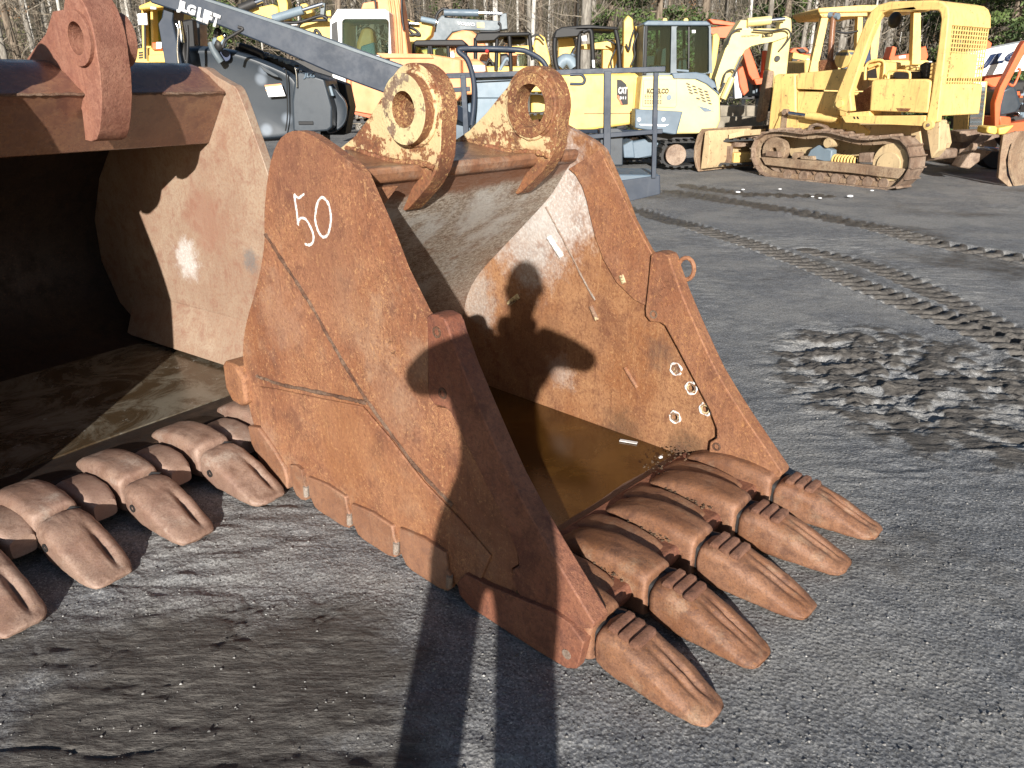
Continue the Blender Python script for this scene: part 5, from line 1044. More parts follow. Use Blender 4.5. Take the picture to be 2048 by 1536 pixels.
# engine side and nose
m.plate('nose', [(1548, 152), (1556, 148), (1590, 147), (1592, 255), (1560, 262), (1536, 262), (1540, 215)], .50, .85, 'yel_dozer', .03, seg=3); m.plate('hood_side', [(1592, 150), (1600, 146), (1700, 136), (1708, 150), (1704, 182), (1592, 178)], .52, .8, 'yel_dozer', .03, seg=3)
m.plate('engine_panel', [(1594, 183), (1702, 185), (1690, 232), (1594, 226)], .53, .8, 'yel_dozer', .01); m.plate('frame_rail', [(1560, 228), (1700, 236), (1740, 262), (1736, 272), (1600, 262), (1545, 262)], .46, .8, 'yel_dozer', .015); m.plate('frame_notch', [(1564, 225), (1560, 258), (1572, 259), (1575, 226)], .45, .03, 'blade', .003)
m.cyl2((1676, 240), (1578, 226), .065, .36, 'yel_dozer', .62); m.disc('pivot', (1568, 224), .05, .4, .1, 'track')
m.plate('brace_arc', [(1612, 262), (1618, 250), (1632, 246), (1650, 252), (1662, 264), (1654, 264), (1645, 255), (1632, 252), (1622, 256), (1618, 264)], .30, .1, 'track', .01)
m.tube('exhaust_stack', [(1660, 122, .9), (1663, 80, .9), (1667, 36, .9), (1672, 30, .9)], .05, 'top'); m.plate('muffler', [(1634, 120), (1660, 118), (1662, 143), (1634, 146)], .80, .25, 'ear_rust', .05, seg=3); m.tube('rain_cap', [(1658, 30, .9), (1678, 33, .9)], .05, 'grey_light')
m.disc('air_cleaner', (1685, 118), .14, .8, .25, 'yel_dozer'); m.plate('air_cleaner_bowl', [(1670, 104), (1700, 104), (1700, 112), (1670, 112)], .8, .25, 'grey_blue', .02); m.plate('air_pipe', [(1678, 124), (1694, 124), (1692, 140), (1680, 140)], .85, .15, 'grey_blue', .02)
# cab floor, tank, dash, seat
m.plate('fuel_tank', [(1742, 164), (1750, 158), (1852, 158), (1862, 162), (1856, 226), (1738, 222)], .10, .42, 'yel_dozer', .03, seg=3); m.plate('tank_dent', [(1792, 216), (1822, 217), (1816, 223), (1796, 222)], .095, .01, 'ear_rust', .002)
m.plate('side_rail', [(1682, 232), (1850, 231), (1850, 252), (1690, 245)], .08, .12, 'yel_dozer', .008); 
for u in (1706, 1713): m.plate('slot', [(u, 233), (u + 3, 233), (u + 5, 238), (u + 2, 238)], .075, .01, 'black', 0)
m.plate('step_well', [(1706, 226), (1716, 190), (1752, 162), (1742, 228)], .5, .5, 'ear_rust', .01); m.plate('floor', [(1690, 226), (1740, 222), (1740, 232), (1690, 234)], .12, .9, 'yel_dozer', .01)
m.plate('dashboard', [(1732, 130), (1746, 122), (1768, 124), (1770, 158), (1760, 162), (1734, 160)], .42, .5, 'yel_dozer', .02); m.plate('dash_hole', [(1735, 142), (1752, 136), (1754, 156), (1735, 156)], .415, .01, 'dark', 0)
for P in ([(1730, 160), (1732, 132), (1745, 122), (1768, 124), (1766, 160)], [(1738, 135), (1755, 128), (1760, 130)]): m.tube('guard_rail', P, .022, 'yel_dozer', .38)
m.tube('guard_rail', [(1776, 158), (1780, 143), (1816, 143), (1820, 158)], .018, 'yel_dozer', .3)
m.plate('seat', [(1782, 158), (1784, 144), (1840, 142), (1842, 158)], .5, .5, 'seat', .04, seg=3); m.plate('seat_back', [(1838, 130), (1850, 124), (1862, 126), (1860, 158), (1838, 158)], .55, .45, 'seat', .05, seg=3); m.plate('seat_rail', [(1862, 126), (1874, 125), (1870, 160), (1858, 160)], .5, .5, 'yel_dozer', .01)
m.plate('arm_rest', [(1776, 134), (1808, 130), (1834, 136), (1832, 142), (1776, 140)], .9, .2, 'yel_dozer', .03)
for (a, b) in (((1742, 150), (1748, 126)), ((1752, 150), (1756, 130))): m.beam('control_lever', [(a[0], a[1], .5), (b[0], b[1], .5)], .02, .02, 'dark')
# roll-over canopy
RO = [(1664, 216), (1672, 190), (1700, 120), (1720, 70), (1732, 40), (1742, 22), (1758, 9), (1780, 4), (1870, 1), (1886, 4), (1896, 14), (1898, 30), (1890, 110), (1874, 244), (1850, 250), (1860, 200), (1876, 90), (1882, 40), (1880, 26), (1872, 20), (1780, 21), (1764, 26), (1754, 40), (1740, 72), (1722, 122), (1700, 188), (1704, 222), (1690, 224)]
for off, lab in ((.10, 'near side frame'), (1.22, 'far side frame')): m.plate('canopy_frame', RO, off, .13, 'yel_dozer', .02, seg=3, label=lab)
m.plate('canopy_roof', [(1756, 10), (1780, 3), (1870, 0), (1884, 3), (1884, 9), (1870, 6), (1780, 10), (1758, 16)], .12, 1.2, 'yel_dozer', .01)
RB_ = [(1884, 3), (1893, 10), (1898, 24), (1898, 50)]
P = pl.pts(RB_, .12) + [p - DF * -.04 for p in reversed(pl.pts(RB_, .12))]; mb = MB(); mb.prism(P, pl.B * 1.22); mb.build('canopy_back', M['yel_dozer'], m.o, .008)
# rear mesh screen: bars across and down
A_, B_ = pl.pt(1896, 50, .14), pl.pt(1880, 172, .14); bar = MB()
for k in range(15): q = A_.lerp(B_, k / 14); bar.beam(q, q + pl.B * 1.18, .013, .016)
for k in range(17): o_ = pl.B * (1.18 * k / 16); bar.beam(A_ + o_, B_ + o_, .013, .016, up=tuple(pl.B))
scr = bar.build('rear_screen', M['yel_dozer'], m.o, smooth=0)
C1, C2 = A_.lerp(B_, .45), A_.lerp(B_, .86); mb = MB(); mb.prism([C1 + pl.B * .18, C1 + pl.B * .95, C2 + pl.B * .95, C2 + pl.B * .18], DF * -.012); mb.build('screen_plate', M['yel_dozer'], m.o, .002)
m.plate('rear_body', [(1860, 165), (1884, 168), (1878, 232), (1855, 232)], .14, 1.2, 'yel_dozer', .02); m.plate('rear_post', [(1850, 238), (1880, 240), (1878, 300), (1862, 318)], .40, .22, 'yel_worn', .02); m.plate('rear_bracket', [(1860, 232), (1876, 234), (1870, 268), (1858, 262)], 1.1, .2, 'yel_dozer', .02)
m.disc('mount_bolt', (1856, 250), .07, .06, .06, 'yel_dozer'); m.disc('mount_bolt', (1678, 208), .06, .06, .05, 'yel_dozer'); m.disc('mount_bolt', (1856, 250), .025, .05, .03, 'track'); m.plate('rear_axle', [(1838, 300), (1858, 302), (1856, 322), (1838, 320)], .5, .9, 'track', .03)
mb = MB(); ellip(mb, pl.pt(1790, 40, .9), .10, .10, .12, 14, 10); mb.build('work_lamp', M['dark'], m.o, smooth=80)
# blade in front, seen from behind
bl0 = gnd(1398, 343); bd = (gnd(1505, 331) - bl0).normalized(); bn = Vector((bd.y, -bd.x, 0)); bn = bn if bn.dot(DF) > 0 else -bn
PR = [(0, 0), (.05, .10), (.11, .25), (.12, .42), (.07, .62), (.0, .74), (.03, .75), (.11, .63), (.16, .42), (.15, .24), (.09, .08), (.03, -.0)]
mb = MB(); mb.prism([bl0 - bn * (.0 + a) * 1.0 + Vector((0, 0, z)) for a, z in [(-q[0], q[1]) for q in PR]], bd * 2.7); bld = mb.build('blade', M['blade'], m.o, .006)
mb = MB(); mb.prism([bl0 - bn * .0 + bd * .04 + Vector((0, 0, z)) + bn * -a for a, z in ((0, .04), (.02, .70), (.10, .72), (.14, .60), (.16, .2), (.1, .06))], bd * 1.3); mb.build('blade_back', M['yel_worn'], m.o, .01)
q0 = bl0 + bd * .55 - bn * .18; mb = MB()
mb.prism([q0 + Vector((0, 0, .55)), q0 + bd * .9 + Vector((0, 0, .55)), q0 + bd * .8 - bn * .25 + Vector((0, 0, .62)), q0 + bd * .1 - bn * .25 + Vector((0, 0, .62))], Vector((0, 0, .10))); mb.build('blade_gusset', M['yel_worn'], m.o, .01)
for (dz, ex, r) in ((.12, .9, .09), (.38, .8, .07), (.5, .7, .05)): mb = MB(); mb.beam(q0 + bd * .15 + Vector((0, 0, dz + .1)), q0 + bd * 1.3 - bn * .35 + Vector((0, 0, dz + .1)), r * 2, r * 2); mb.build('push_arm', M['yel_dozer' if dz < .3 else 'track'], m.o, .012)
mb = MB(); mb.box(q0 + bd * .05 + Vector((0, 0, .28)), .04, .16, .30, math.atan2(bd.y, bd.x)); mb.build('bracket', M['track'], m.o, .006)

# ------------------------------------------------------------------ second bulldozer behind it, only its tall canopy in view
pl = FY(17.5); m = Mach('bulldozer', 'second yellow bulldozer behind the first, its square flat canopy standing above the hood', 'bulldozer', pl, (8.0, 18.3, 0))
m.plate('canopy_roof', [(1637, 16), (1726, 10), (1860, 8), (1862, 22), (1735, 24), (1638, 26)], 0, 1.6, 'yel_dozer', .03); m.plate('canopy_roof_rim', [(1638, 26), (1735, 24), (1735, 32), (1644, 34)], .05, 1.5, 'yel_dozer', .01)
for P in ([(1644, 32), (1658, 32), (1634, 146), (1618, 146)], [(1748, 26), (1764, 26), (1752, 140), (1738, 140)], [(1828, 24), (1842, 24), (1842, 130), (1824, 130)], [(1716, 30), (1726, 30), (1722, 130), (1712, 130)]): m.plate('canopy_post', P, .1, .16, 'yel_dozer', .02)
m.plate('body', [(1610, 120), (1860, 120), (1862, 220), (1612, 220)], .2, 1.5, 'yel_dozer', .05); m.plate('tool_box', [(1702, 100), (1742, 98), (1744, 128), (1704, 128)], .0, .4, 'navy', .03)
tracks(m, [(1600, 262), (1612, 236), (1840, 234), (1862, 258), (1846, 284), (1616, 286)], .2, .5, 'track')
m.tube('cable', [(1662, 60), (1690, 66), (1716, 62)], .02, 'hose', .1)

# ------------------------------------------------------------------ orange and red machines in the gaps
def small_orange(label, Y, base, parts, trk=None, name='mini_excavator', cat='mini excavator'):
    pl = FY(Y); m = Mach(name, label, cat, pl, base)
    for (nm, L, off, th, mt) in parts: m.plate(nm, L, off, th, mt, .02)
    if trk: tracks(m, trk, .1, .5, 'dark', pitch=.2)
    return m
m = small_orange('bright red orange excavator with level boom seen above and right of the closed grey cab', 21.0, (4.4, 22.0, 0), [('boom', [(1420, 55), (1470, 50), (1482, 52), (1478, 76), (1436, 76), (1420, 66)], 0, .5, 'orange_red'), ('boom_top', [(1417, 38), (1440, 40), (1472, 46), (1470, 52), (1425, 47)], .05, .3, 'orange_red'), ('dipper', [(1482, 92), (1498, 92), (1512, 130), (1522, 160), (1512, 170), (1498, 150)], .1, .4, 'orange_red'), ('link', [(1530, 100), (1541, 104), (1532, 186), (1524, 184)], 0, .25, 'orange_red'), ('bucket', [(1476, 140), (1486, 132), (1494, 160), (1498, 182), (1488, 192), (1480, 172)], -.1, .4, 'orange_red'), ('knuckle', [(1508, 158), (1530, 155), (1528, 168), (1512, 170)], 0, .35, 'orange_red'), ('body', [(1505, 150), (1530, 142), (1545, 150), (1545, 196), (1505, 196)], .5, 1.3, 'volvo_grey'), ('ram', [(1468, 140), (1480, 138), (1484, 196), (1470, 198)], .0, .2, 'white'), ('panel', [(1512, 168), (1528, 168), (1528, 192), (1512, 192)], .4, .1, 'grey_light')], [(1440, 208), (1450, 196), (1540, 196), (1552, 208), (1542, 220), (1450, 220)])
m = small_orange('yellow excavator arm standing upright just right of the grey cab', 18.6, (3.9, 19.6, 0), [('arm', [(1426, 70), (1434, 66), (1440, 76), (1432, 130), (1424, 165), (1418, 165), (1424, 110)], 0, .35, 'yel'), ('body', [(1418, 110), (1436, 100), (1446, 130), (1440, 190), (1418, 190)], .4, 1.2, 'dark')], [(1400, 230), (1412, 208), (1450, 208), (1462, 230), (1450, 250), (1412, 250)])
m = small_orange('small yellow machine with rounded black-glazed cab peeping over the bulldozer nose', 19.5, (7.4, 20.4, 0), [('cab', [(1580, 112), (1586, 104), (1620, 112), (1630, 122), (1628, 150), (1576, 150), (1577, 120)], 0, 1.2, 'yel'), ('window', [(1584, 116), (1608, 120), (1618, 136), (1604, 142), (1582, 142)], -.02, .03, 'dark'), ('pillar', [(1595, 120), (1601, 121), (1600, 146), (1594, 146)], -.04, .03, 'orange'), ('mirror', [(1614, 117), (1622, 118), (1620, 126), (1612, 124)], -.08, .04, 'wht'), ('body', [(1570, 142), (1640, 140), (1640, 200), (1570, 200)], .1, 1.6, 'yel')], [(1560, 232), (1572, 205), (1640, 205), (1652, 232), (1640, 250), (1572, 250)], 'compact_loader', 'loader')
m = small_orange('red excavator with a coiled hose bundle at the wood edge above the small rounded cab', 24.0, (9.6, 25.0, 0), [('boom', [(1580, 104), (1588, 96), (1612, 95), (1618, 102), (1610, 108), (1590, 110)], 0, .4, 'orange_red'), ('body', [(1575, 108), (1630, 108), (1630, 160), (1575, 160)], .3, 1.5, 'orange_red'), ('hose_bundle', [(1594, 98), (1606, 96), (1616, 104), (1602, 106)], -.1, .1, 'dark')], [(1566, 186), (1576, 168), (1632, 168), (1642, 186), (1632, 198), (1576, 198)])
m = small_orange('red machine seen through the bulldozer canopy, right of the upright front post', 22.0, (11.4, 23.0, 0), [('boom', [(1778, 118), (1786, 92), (1794, 95), (1790, 112), (1830, 106), (1832, 118), (1786, 126)], 0, .4, 'orange_red'), ('bracket', [(1838, 118), (1842, 96), (1852, 92), (1857, 112), (1852, 124)], 0, .4, 'orange_red'), ('mark', [(1798, 112), (1812, 110), (1812, 116), (1798, 117)], -.02, .02, 'wht'), ('body', [(1775, 124), (1865, 122), (1865, 180), (1775, 180)], .3, 1.6, 'white'), ('cover', [(1790, 124), (1835, 122), (1835, 132), (1790, 134)], .0, .5, 'grey_light')], [(1770, 205), (1780, 184), (1865, 184), (1875, 205), (1865, 218), (1780, 218)])

# concrete blocks beyond the cream digger
for i, (u0, u1, v0, v1, Y, lab) in enumerate(((1440, 1492, 211, 231, 17.6, 'brown stained concrete block left of the upper pair behind the cream digger'), (1493, 1527, 211, 231, 17.6, 'brown stained concrete block right of the upper pair behind the cream digger'), (1428, 1520, 233, 252, 17.3, 'long low concrete block lying under the upper pair behind the cream digger'))):
    p_ = FY(Y); tag(pprism(p_, [(u0, v0), (u1, v0), (u1, v1 + (8 if i == 2 else 20)), (u0, v1 + (8 if i == 2 else 20))], 0, .6).build('concrete_block', M['concrete'], None, .03, seg=3), lab, 'concrete block', 'concrete blocks behind the digger')

# ------------------------------------------------------------------ right edge: white boom lift, orange frame, dark grille, rusty blade
pl = FY(14.2); m = Mach('boom_lift', 'boom lift with white lettered boom on orange steelwork at the right edge', 'boom lift', pl, (10.2, 15.2, 0))
bo = m.plate('boom', [(1940, 105), (2120, 70), (2130, 130), (1942, 156)], 0, .45, 'white', .02)
A_, B_ = (1955, 142), (2010, 133); px_text('lettering', 'JLG', M['navy'], bo, pl, (1956, 140), (2052, 124), 27, off=-.01, bold=.06, shear=.35, label='large dark slanted letters JLG')
m.plate('turret', [(1965, 150), (2010, 148), (2012, 170), (2000, 188), (1985, 175), (1968, 165)], .2, .8, 'orange_red', .03); m.plate('bracket', [(1962, 90), (1966, 84), (1976, 80), (1984, 86), (1982, 96), (1962, 98)], .1, .3, 'orange_red', .01)
m.plate('frame_post', [(2052, 80), (2044, 90), (2000, 175), (1990, 205), (1990, 255), (1998, 256), (2002, 212), (2010, 180), (2052, 102)], -.7, .14, 'orange_red', .012, seg=2); m.tube('handle', [(2018, 168, -.72), (2028, 170, -.72), (2040, 142, -.72), (2036, 138, -.72)], .02, 'orange_red')
m.plate('engine_cover', [(2004, 180), (2022, 172), (2034, 176), (2044, 212), (2036, 224), (1998, 232), (1996, 215)], -.3, .8, 'hood_grey', .06, seg=4); m.plate('engine', [(1976, 170), (2060, 160), (2070, 270), (1982, 270)], .3, .9, 'dark', .03); m.plate('orange_box', [(1998, 232), (2022, 234), (2024, 256), (2000, 256)], -.35, .5, 'orange_red', .02); m.plate('orange_deck', [(1996, 250), (2070, 240), (2070, 290), (2036, 288)], .0, .8, 'orange_red', .02)
rs = random.Random(5)
for i in range(16):
    mb = MB(); mb.box(pl.pt(2030 + rs.uniform(0, 30), 172 + rs.uniform(0, 60), -.05), .12 * rs.random() + .03, .1, .1 * rs.random() + .02, rs.random()); mb.build('engine_fitting', M[rs.choice(['dark', 'grey_light', 'orange_red', 'chrome'])], m.o, .005)
for x_ in (9.2, 11.6):
    mb = MB(); mb.cyl((x_, 14.6, .45), (0, 1, 0), .45, .35, 28); mb.build('wheel', M['rubber'], m.o, .04)
pl = FY(13.6); m = Mach('radiator_unit', 'machine radiator with tall dark woven grille between bulldozer cage and orange frame', 'radiator', pl, (8.0, 14.0, 0))
m.plate('housing', [(1944, 165), (1976, 162), (1966, 262), (1936, 275), (1938, 235)], .02, .5, 'yel_dozer', .02); m.plate('grille', [(1946, 176), (1972, 174), (1963, 262), (1938, 268), (1940, 235)], .0, .03, 'mesh_dark', .004); m.plate('cap_plate', [(1948, 165), (1971, 164), (1970, 173), (1947, 174)], -.01, .03, 'wht', .004); m.plate('cross_bar', [(1947, 175), (1971, 174), (1970, 182), (1946, 183)], -.015, .03, 'volvo_grey', .004)
for k in range(10):
    mb = MB()
    for j in range(8): q = pl.pt(1948 - k * 1.0 + j * 3.0, 188 + k * 8, -.012); mb.box(q, .010, .008, .028, tilt=Matrix.Rotation(R(45), 3, 'Y'))
    mb.build('grille_row', M['volvo_grey'] if k % 2 else M['track'], m.o, smooth=0)
m.plate('base', [(1925, 268), (1990, 262), (1990, 300), (1928, 335), (1915, 330)], .2, .8, 'track', .02)
pl = FY(12.2); m = Mach('dozer_blade', 'brown rusty curved blade with yellow mount and chrome ram, beside the right edge', 'dozer blade', pl, g0(gnd(2020, 368)))
m.plate('end_plate', [(2007, 270), (2035, 262), (2040, 266), (2020, 290), (2012, 320), (2014, 350), (2026, 374), (2018, 374), (1997, 356), (2001, 310)], -.02, .06, 'blade', .006)
c_ = [(2035, 262), (2024, 282), (2017, 305), (2015, 328), (2018, 348), (2027, 372)]; P0 = pl.pts(c_, 0); P1 = [p + Vector((.03, -.02, 0)) for p in P0]; mb = MB(); mb.prism(P0 + P1[::-1], Vector((1.9, 1.3, 0))); mb.build('mouldboard', M['blade'], m.o, .006)
m.plate('mount', [(1976, 252), (1994, 252), (1998, 262), (1992, 270), (1974, 266)], .1, .3, 'yel_deep', .03, seg=3); m.plate('mount', [(1998, 256), (2030, 250), (2012, 268), (1998, 270)], .05, .3, 'yel_deep', .02); m.cyl2((1942, 293), (2000, 300), .06, .3, 'track', .15)
m.plate('arm', [(1936, 312), (1985, 270), (1996, 290), (1990, 300), (1940, 338), (1920, 335)], .5, .3, 'track', .02); m.plate('cross_member', [(1920, 262), (2000, 258), (2000, 275), (1922, 285)], .9, .3, 'track', .02)
# white scraps on the ground before the bulldozer
SCR = sorted(((1700, 392, .05), (1640, 396, .03), (1476, 384, .04), (1560, 378, .03), (1744, 381, .03), (1625, 393, .025), (1486, 379, .03)))
for i, (u, v, r) in enumerate(SCR):
    g = gnd(u, v, .02); mb = MB(); ellip(mb, g, r, r * .8, r * .35, 7, 5); tag(mb.build('scrap', M['wht'], None, smooth=0), ('leftmost', 'second from left', 'third from left', 'middle', 'third from right', 'second from right', 'rightmost')[i if i < 3 else i] + ' of the small pale scraps on the ground before the bulldozer track', 'scrap', 'pale scraps before the bulldozer')

# ------------------------------------------------------------------ the wood behind
def bark(name, a, b, c=None):
    n = NT(name); s = n.noise(5, 5, .7, src=n.map((3, 3, .6))); f = n.noise(18, 5, .7, src=n.map((1, 1, .35)))
    k = n.mix(n.ramp(s, .38, .62), a, b)
    if c: k = n.mix(n.ramp(f, .56, .66), k, c)
    return n.fin(k, .85, 0, f, .6, .02)
MB_ = [bark('grey bark', (.15, .132, .11), (.29, .265, .225)), bark('pale birch bark', (.40, .38, .34), (.56, .53, .48), (.10, .09, .08)), bark('brown bark', (.12, .09, .065), (.24, .19, .14))]
M['twig'] = m_flat('bare twigs', (.26, .22, .17), .85, sc=6, var=.5); M['brush'] = m_flat('grey brown brush', (.22, .18, .13), .9, sc=1.5, var=.7); M['twig_dark'] = m_flat('brush twigs', (.15, .12, .09), .9, sc=5)
def bare_tree(seed, h, r0, mat, nb):
    rs = random.Random(seed); root = thing('bare_tree', 'x', 'tree', (0, 0, -50)); root.location = (0, 0, 0)
    P = []; x = y = 0; lean = rs.uniform(-.07, .07)
    for k in range(9):
        t = k / 8; P.append(Vector((lean * h * t + .10 * math.sin(3 * t + seed), .05 * math.sin(5 * t + seed), h * t - .2)))
    mb = MB(); mb.tube(P, [r0 * (1.25 if k == 0 else 1) * (1 - .75 * k / 8) for k in range(9)], 9); mb.build('trunk', mat, root, smooth=60)
    br = MB()
    for i in range(nb):
        t = rs.uniform(.05, .95) ** .8; j = min(7, int(t * 8)); p = P[j].lerp(P[j + 1], t * 8 - j); a = rs.uniform(0, 6.28); L = rs.uniform(.5, 2.2) * (1.1 - .5 * t); up = rs.uniform(-.1, .8)
        d = Vector((math.cos(a), math.sin(a) * .8, up)); Q = [p]; cur = p.copy()
        for k in range(4):
            d = (d + Vector((rs.uniform(-.3, .3), rs.uniform(-.3, .3), rs.uniform(-.15, .3)))).normalized(); cur = cur + d * L / 4; Q.append(cur.copy())
        r = r0 * rs.uniform(.08, .22) * (1.1 - .6 * t) + .004; br.tube(Q, [r, r * .75, r * .5, r * .35, r * .15], 4, caps=False)
        for q in range(rs.randint(2, 5)):
            s_ = Q[rs.randint(1, 4)]; dd = (d + Vector((rs.uniform(-1, 1), rs.uniform(-1, 1), rs.uniform(-.5, 1)))).normalized(); l = L * rs.uniform(.2, .5)
            m_ = s_ + dd * l * .5 + Vector((rs.uniform(-.05, .05), 0, rs.uniform(-.05, .08))); br.tube([s_, m_, s_ + dd * l], [r * .35 + .002, r * .25 + .002, .002], 3, caps=False)
    br.build('crown', M['twig'] if mat is not MB_[2] else M['twig_dark'], root, smooth=60); return root
ZONES = [(120, 'above the left edge bucket'), (330, 'left of the grey boom'), (600, 'above the lettered grey boom'), (760, 'above the white cab'), (930, 'right of the white cab'), (1110, 'above the wide rusty eye'), (1280, 'above the black canopy'), (1430, 'above the closed grey cab'), (1600, 'behind the bent cream boom'), (1760, 'left of the bulldozer cage'), (1960, 'behind the bulldozer cage'), (9999, 'at the right edge')]
KIND = [('grey bare tree', 0), ('white birch', 1), ('dark leafless tree', 2)]
protos = [(bare_tree(11, 11, .13, MB_[0], 46), 0, .13), (bare_tree(12, 12, .085, MB_[0], 40), 0, .085), (bare_tree(13, 10, .09, MB_[1], 30), 1, .09), (bare_tree(14, 12, .16, MB_[2], 46), 2, .16), (bare_tree(15, 9, .06, MB_[2], 50), 2, .06), (bare_tree(16, 11, .20, MB_[0], 34), 0, .2), (bare_tree(18, 9, .055, MB_[1], 30), 1, .055)]
used = set(); TREES = []
def put_tree(x, y, k, sc, rz):
    o, kd, _ = protos[k]
    if k in used:
        r = o.copy(); COL.objects.link(r)
        for ch in o.children: c = ch.copy(); COL.objects.link(c); c.parent = r
    else: r = o; used.add(k)
    r.location = (x, y, .0 if y < 36 else min(1.0, ((y - 36) / 30) ** 1.3) - .05); r.scale = (sc, sc, sc); r.rotation_euler = (0, 0, rz); 
    u_ = 1024 + FPX * x / (y * CP + 1); zone = [z for z in ZONES if u_ < z[0]][0][1]
    th_ = 'thick ' if protos[k][2] * sc > .15 else 'thin ' if protos[k][2] * sc < .075 else ''
    r['label'] = (th_ + KIND[kd][0] + ', ' + ('front' if y < 31 else 'middle' if y < 41 else 'far side') + ' of wood, ' + zone).strip(); TREES.append(r); r['group'] = ('grey bare trees', 'white birch trees', 'dark bare trees')[kd] + ' of the wood'
rs = random.Random(77)
for i in range(150):
    y = 25.5 + 27 * rs.random() ** 1.1; x = rs.uniform(-.80, .80) * y * .95
    put_tree(x, y, rs.choice([0, 0, 1, 1, 1, 2, 3, 3, 4, 4, 5, 6, 6]), rs.uniform(.75, 1.25), rs.uniform(0, 6.28))
for (u, Y, k, sc) in ((1175, 24.2, 5, 1.0), (893, 27, 3, 1.3), (715, 28, 0, 1.1), (1067, 25, 2, 1.0), (1527, 23.8, 1, 1.1), (1500, 25, 6, 1.2), (1040, 27, 6, 1.0), (975, 29, 2, .9), (1685, 27, 0, 1.0), (15, 26, 0, 1.0), (72, 27, 1, 1.1), (140, 25, 2, .8), (1400, 27, 3, 1.0), (40, 29, 3, 1.0), (100, 28, 5, .8), (265, 27, 6, 1.2)):
    q = atY(u, 120, Y); put_tree(q.x, Y, k, sc, rs.uniform(0, 6))
by = {}
for t in TREES: by.setdefault(t['label'], []).append(t)
ORD = ['leftmost', 'second from left', 'third from left', 'fourth from left', 'fifth from left', 'sixth from left', 'seventh from left']
for lb, L in by.items():
    if len(L) > 1:
        for i, t in enumerate(sorted(L, key=lambda t: t.location.x / t.location.y)[:7]): t['label'] = lb + ', ' + ORD[i]
# tangled brush between the trunks
mb = MB(); rs = random.Random(5)
for i in range(15000):
    y = 26 + 26 * rs.random() ** 1.6; x = rs.uniform(-.80, .80) * y * .95; p = Vector((x, y, rs.uniform(0, 6.0) * rs.random() ** .4)); L = rs.uniform(.4, 1.6); d = Vector((rs.uniform(-1, 1), rs.uniform(-.6, .6), rs.uniform(-.2, 1.4))).normalized()
    a = p; b = a + d * L * .5 + Vector((rs.uniform(-.1, .1), 0, rs.uniform(-.1, .1))); c = b + (d + Vector((rs.uniform(-.5, .5), 0, rs.uniform(-.6, .3)))).normalized() * L * .5; r = rs.uniform(.004, .02) * (1.3 if rs.random() < .12 else .8)
    mb.tube([a, b, c], [r, r * .7, r * .3], 3, caps=False)
tag(mb.build('brush', M['brush'], None, smooth=0), 'tangled bare twigs and saplings filling the gaps between the trunks', 'undergrowth', kind='stuff')
# leaf clumps: clinging brown leaves and low evergreen leaves
def leaf_mb(mb, c, R_, n, s, rs, sq=(1, 1, 1)):
    for i in range(n):
        while True:
            p = Vector((rs.uniform(-1, 1), rs.uniform(-1, 1), rs.uniform(-1, 1)))
            if p.length < 1: break
        p = Vector((p.x * R_ * sq[0], p.y * R_ * sq[1], p.z * R_ * sq[2])) + Vector(c); a = Vector((rs.uniform(-1, 1), rs.uniform(-1, 1), rs.uniform(-1, 1))).normalized() * s; b = a.cross(Vector((rs.uniform(-1, 1), rs.uniform(-1, 1), rs.uniform(-1, 1)))).normalized() * s * .5
        mb.add([p - a, p + b, p + a, p - b], [(0, 1, 2, 3)])
def leafmat(name, a, b, c):
    n = NT(name); s = n.noise(1.1, 4, .7); f = n.noise(9, 3, .7); k = n.mix(n.ramp(s, .4, .6), a, b); k = n.mix(n.ramp(f, .55, .7), k, c); return n.fin(k, .7)
M['leaf_brown'] = leafmat('dry brown leaves', (.22, .12, .06), (.34, .20, .11), (.12, .07, .04)); M['leaf_green'] = leafmat('evergreen needles', (.045, .075, .022), (.12, .17, .045), (.02, .035, .014)); M['leaf_dull'] = leafmat('dull green leaves', (.11, .12, .045), (.20, .20, .09), (.05, .06, .025))
rs = random.Random(31); mb = MB()
for i in range(150):
    y = rs.uniform(26, 52); x = rs.uniform(-.78, .78) * y * .95; leaf_mb(mb, (x, y, rs.uniform(.3, 4.0)), rs.uniform(.4, 1.2), 90, .05, rs, (1.2, 1, .7))
tag(mb.build('dry_leaves', M['leaf_brown'], None, smooth=0), 'dry brown leaves clinging to the low branches of the wood', 'leaves', kind='stuff')
mb = MB()
for i in range(130):
    y = rs.uniform(30, 58); x = rs.uniform(-.78, .78) * y * .95; leaf_mb(mb, (x, y, rs.uniform(.3, 3.6)), rs.uniform(.7, 1.7), 150, .06, rs, (1.3, 1, .7))
tag(mb.build('evergreen_shrubs', M['leaf_dull'], None, smooth=0), 'dull green shrubs growing deep between the trunks of the wood', 'shrubs', kind='stuff')
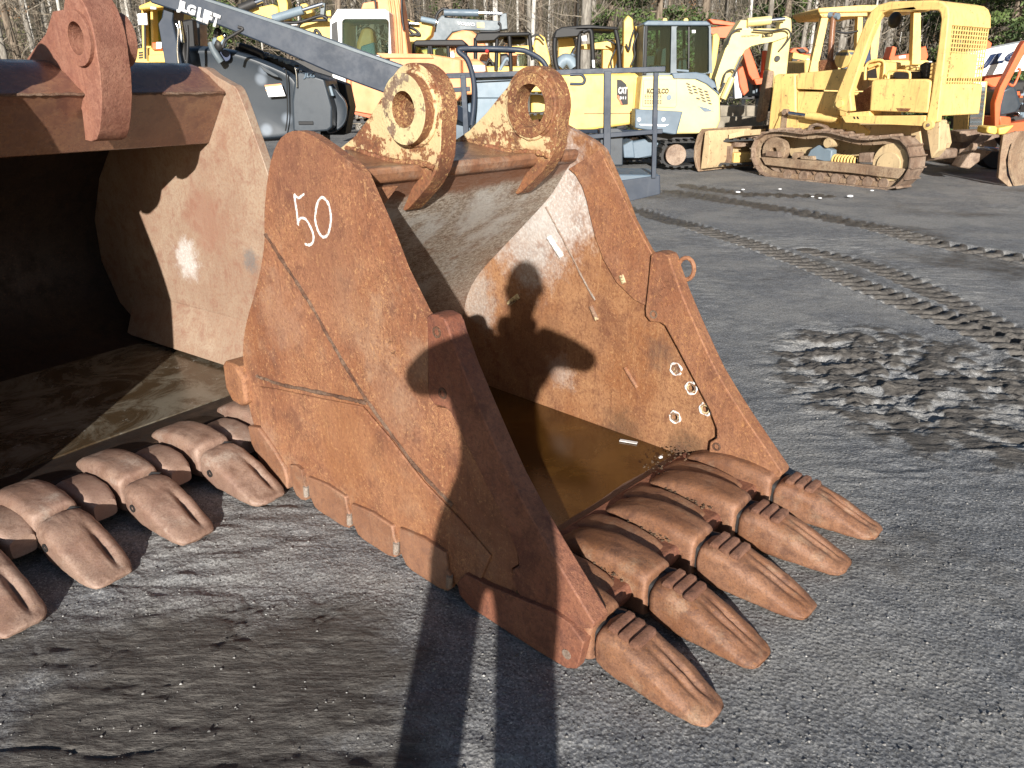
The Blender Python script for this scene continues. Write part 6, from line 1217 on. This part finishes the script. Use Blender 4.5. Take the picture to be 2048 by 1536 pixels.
def conifer(x, y, h, r, seed, label):
    rs = random.Random(seed); t = thing('pine_tree', label, 'tree', (x, y, 0), 'evergreen trees of the wood'); mb = MB(); mb.tube([(x, y, 0), (x + .05, y, h * .5), (x, y, h)], [.16, .11, .03], 8); mb.build('trunk', MB_[2], t)
    mb = MB(); br = MB()
    for i in range(int(h * 9)):
        z = rs.uniform(.2, h); a = rs.uniform(0, 6.28); L = r * (1.05 - z / h) * rs.uniform(.6, 1.15) + .25; e = Vector((x + math.cos(a) * L, y + math.sin(a) * L, z - .15 * L + rs.uniform(-.1, .3))); br.tube([(x, y, z), tuple(e)], [.025, .006], 4)
        for q in range(4): c = Vector((x, y, z)).lerp(e, .35 + .22 * q); leaf_mb(mb, c, .32 + .06 * q, 44, .065, rs, (1, 1, .45))
    br.build('branches', MB_[2], t); mb.build('crown', M['leaf_green'], t, smooth=0)
for i, (u, Y, h, r, lb) in enumerate(((2010, 24, 8, 2.6, 'dense dark pine tree above the white lettered boom at the right edge'), (1925, 27, 8, 2.2, 'green pine tree directly behind the bulldozer cage'), (2110, 26, 9, 2.6, 'tall pine tree at the far right corner of the wood'), (1310, 27, 7, 2.2, 'bushy green pine above the closed grey cab'), (1215, 30, 7, 2.0, 'pine with drooping boughs above the black canopy'), (470, 30, 6, 1.9, 'low pine above the sloping grey boom'), (1840, 31, 6, 1.8, 'small pine seen through the bulldozer canopy'), (1970, 29, 9, 2.4, 'broad dark pine between the bulldozer cage and the right edge'), (1560, 33, 7, 2.0, 'dark pine far behind the bent cream boom'), (590, 33, 7, 2.0, 'pine far behind the yellow folded boom'), (930, 34, 7, 2.0, 'pine far behind the slate grey arm'))):
    q = atY(u, 120, Y); conifer(q.x, Y, h, r, 40 + i, lb)
# a dark mass of far wood closing the view
n = NT('far wood'); 
mb = MB(); rs = random.Random(8)
for i in range(1500):
    y = rs.uniform(54, 62); x = rs.uniform(-.95, .95) * y; h = rs.uniform(4.2, 9.0); r = rs.uniform(.02, .08) * (2 if rs.random() < .1 else 1); mb.tube([(x, y, .2), (x + rs.uniform(-2.2, 2.2), y, h)], [r, r * .6], 3, caps=False)
tag(mb.build('far_wood', bark('far trunks', (.10, .085, .065), (.22, .19, .16)), None, smooth=0), 'dense far trunks closing the view behind the nearer trees', 'wood', kind='stuff')
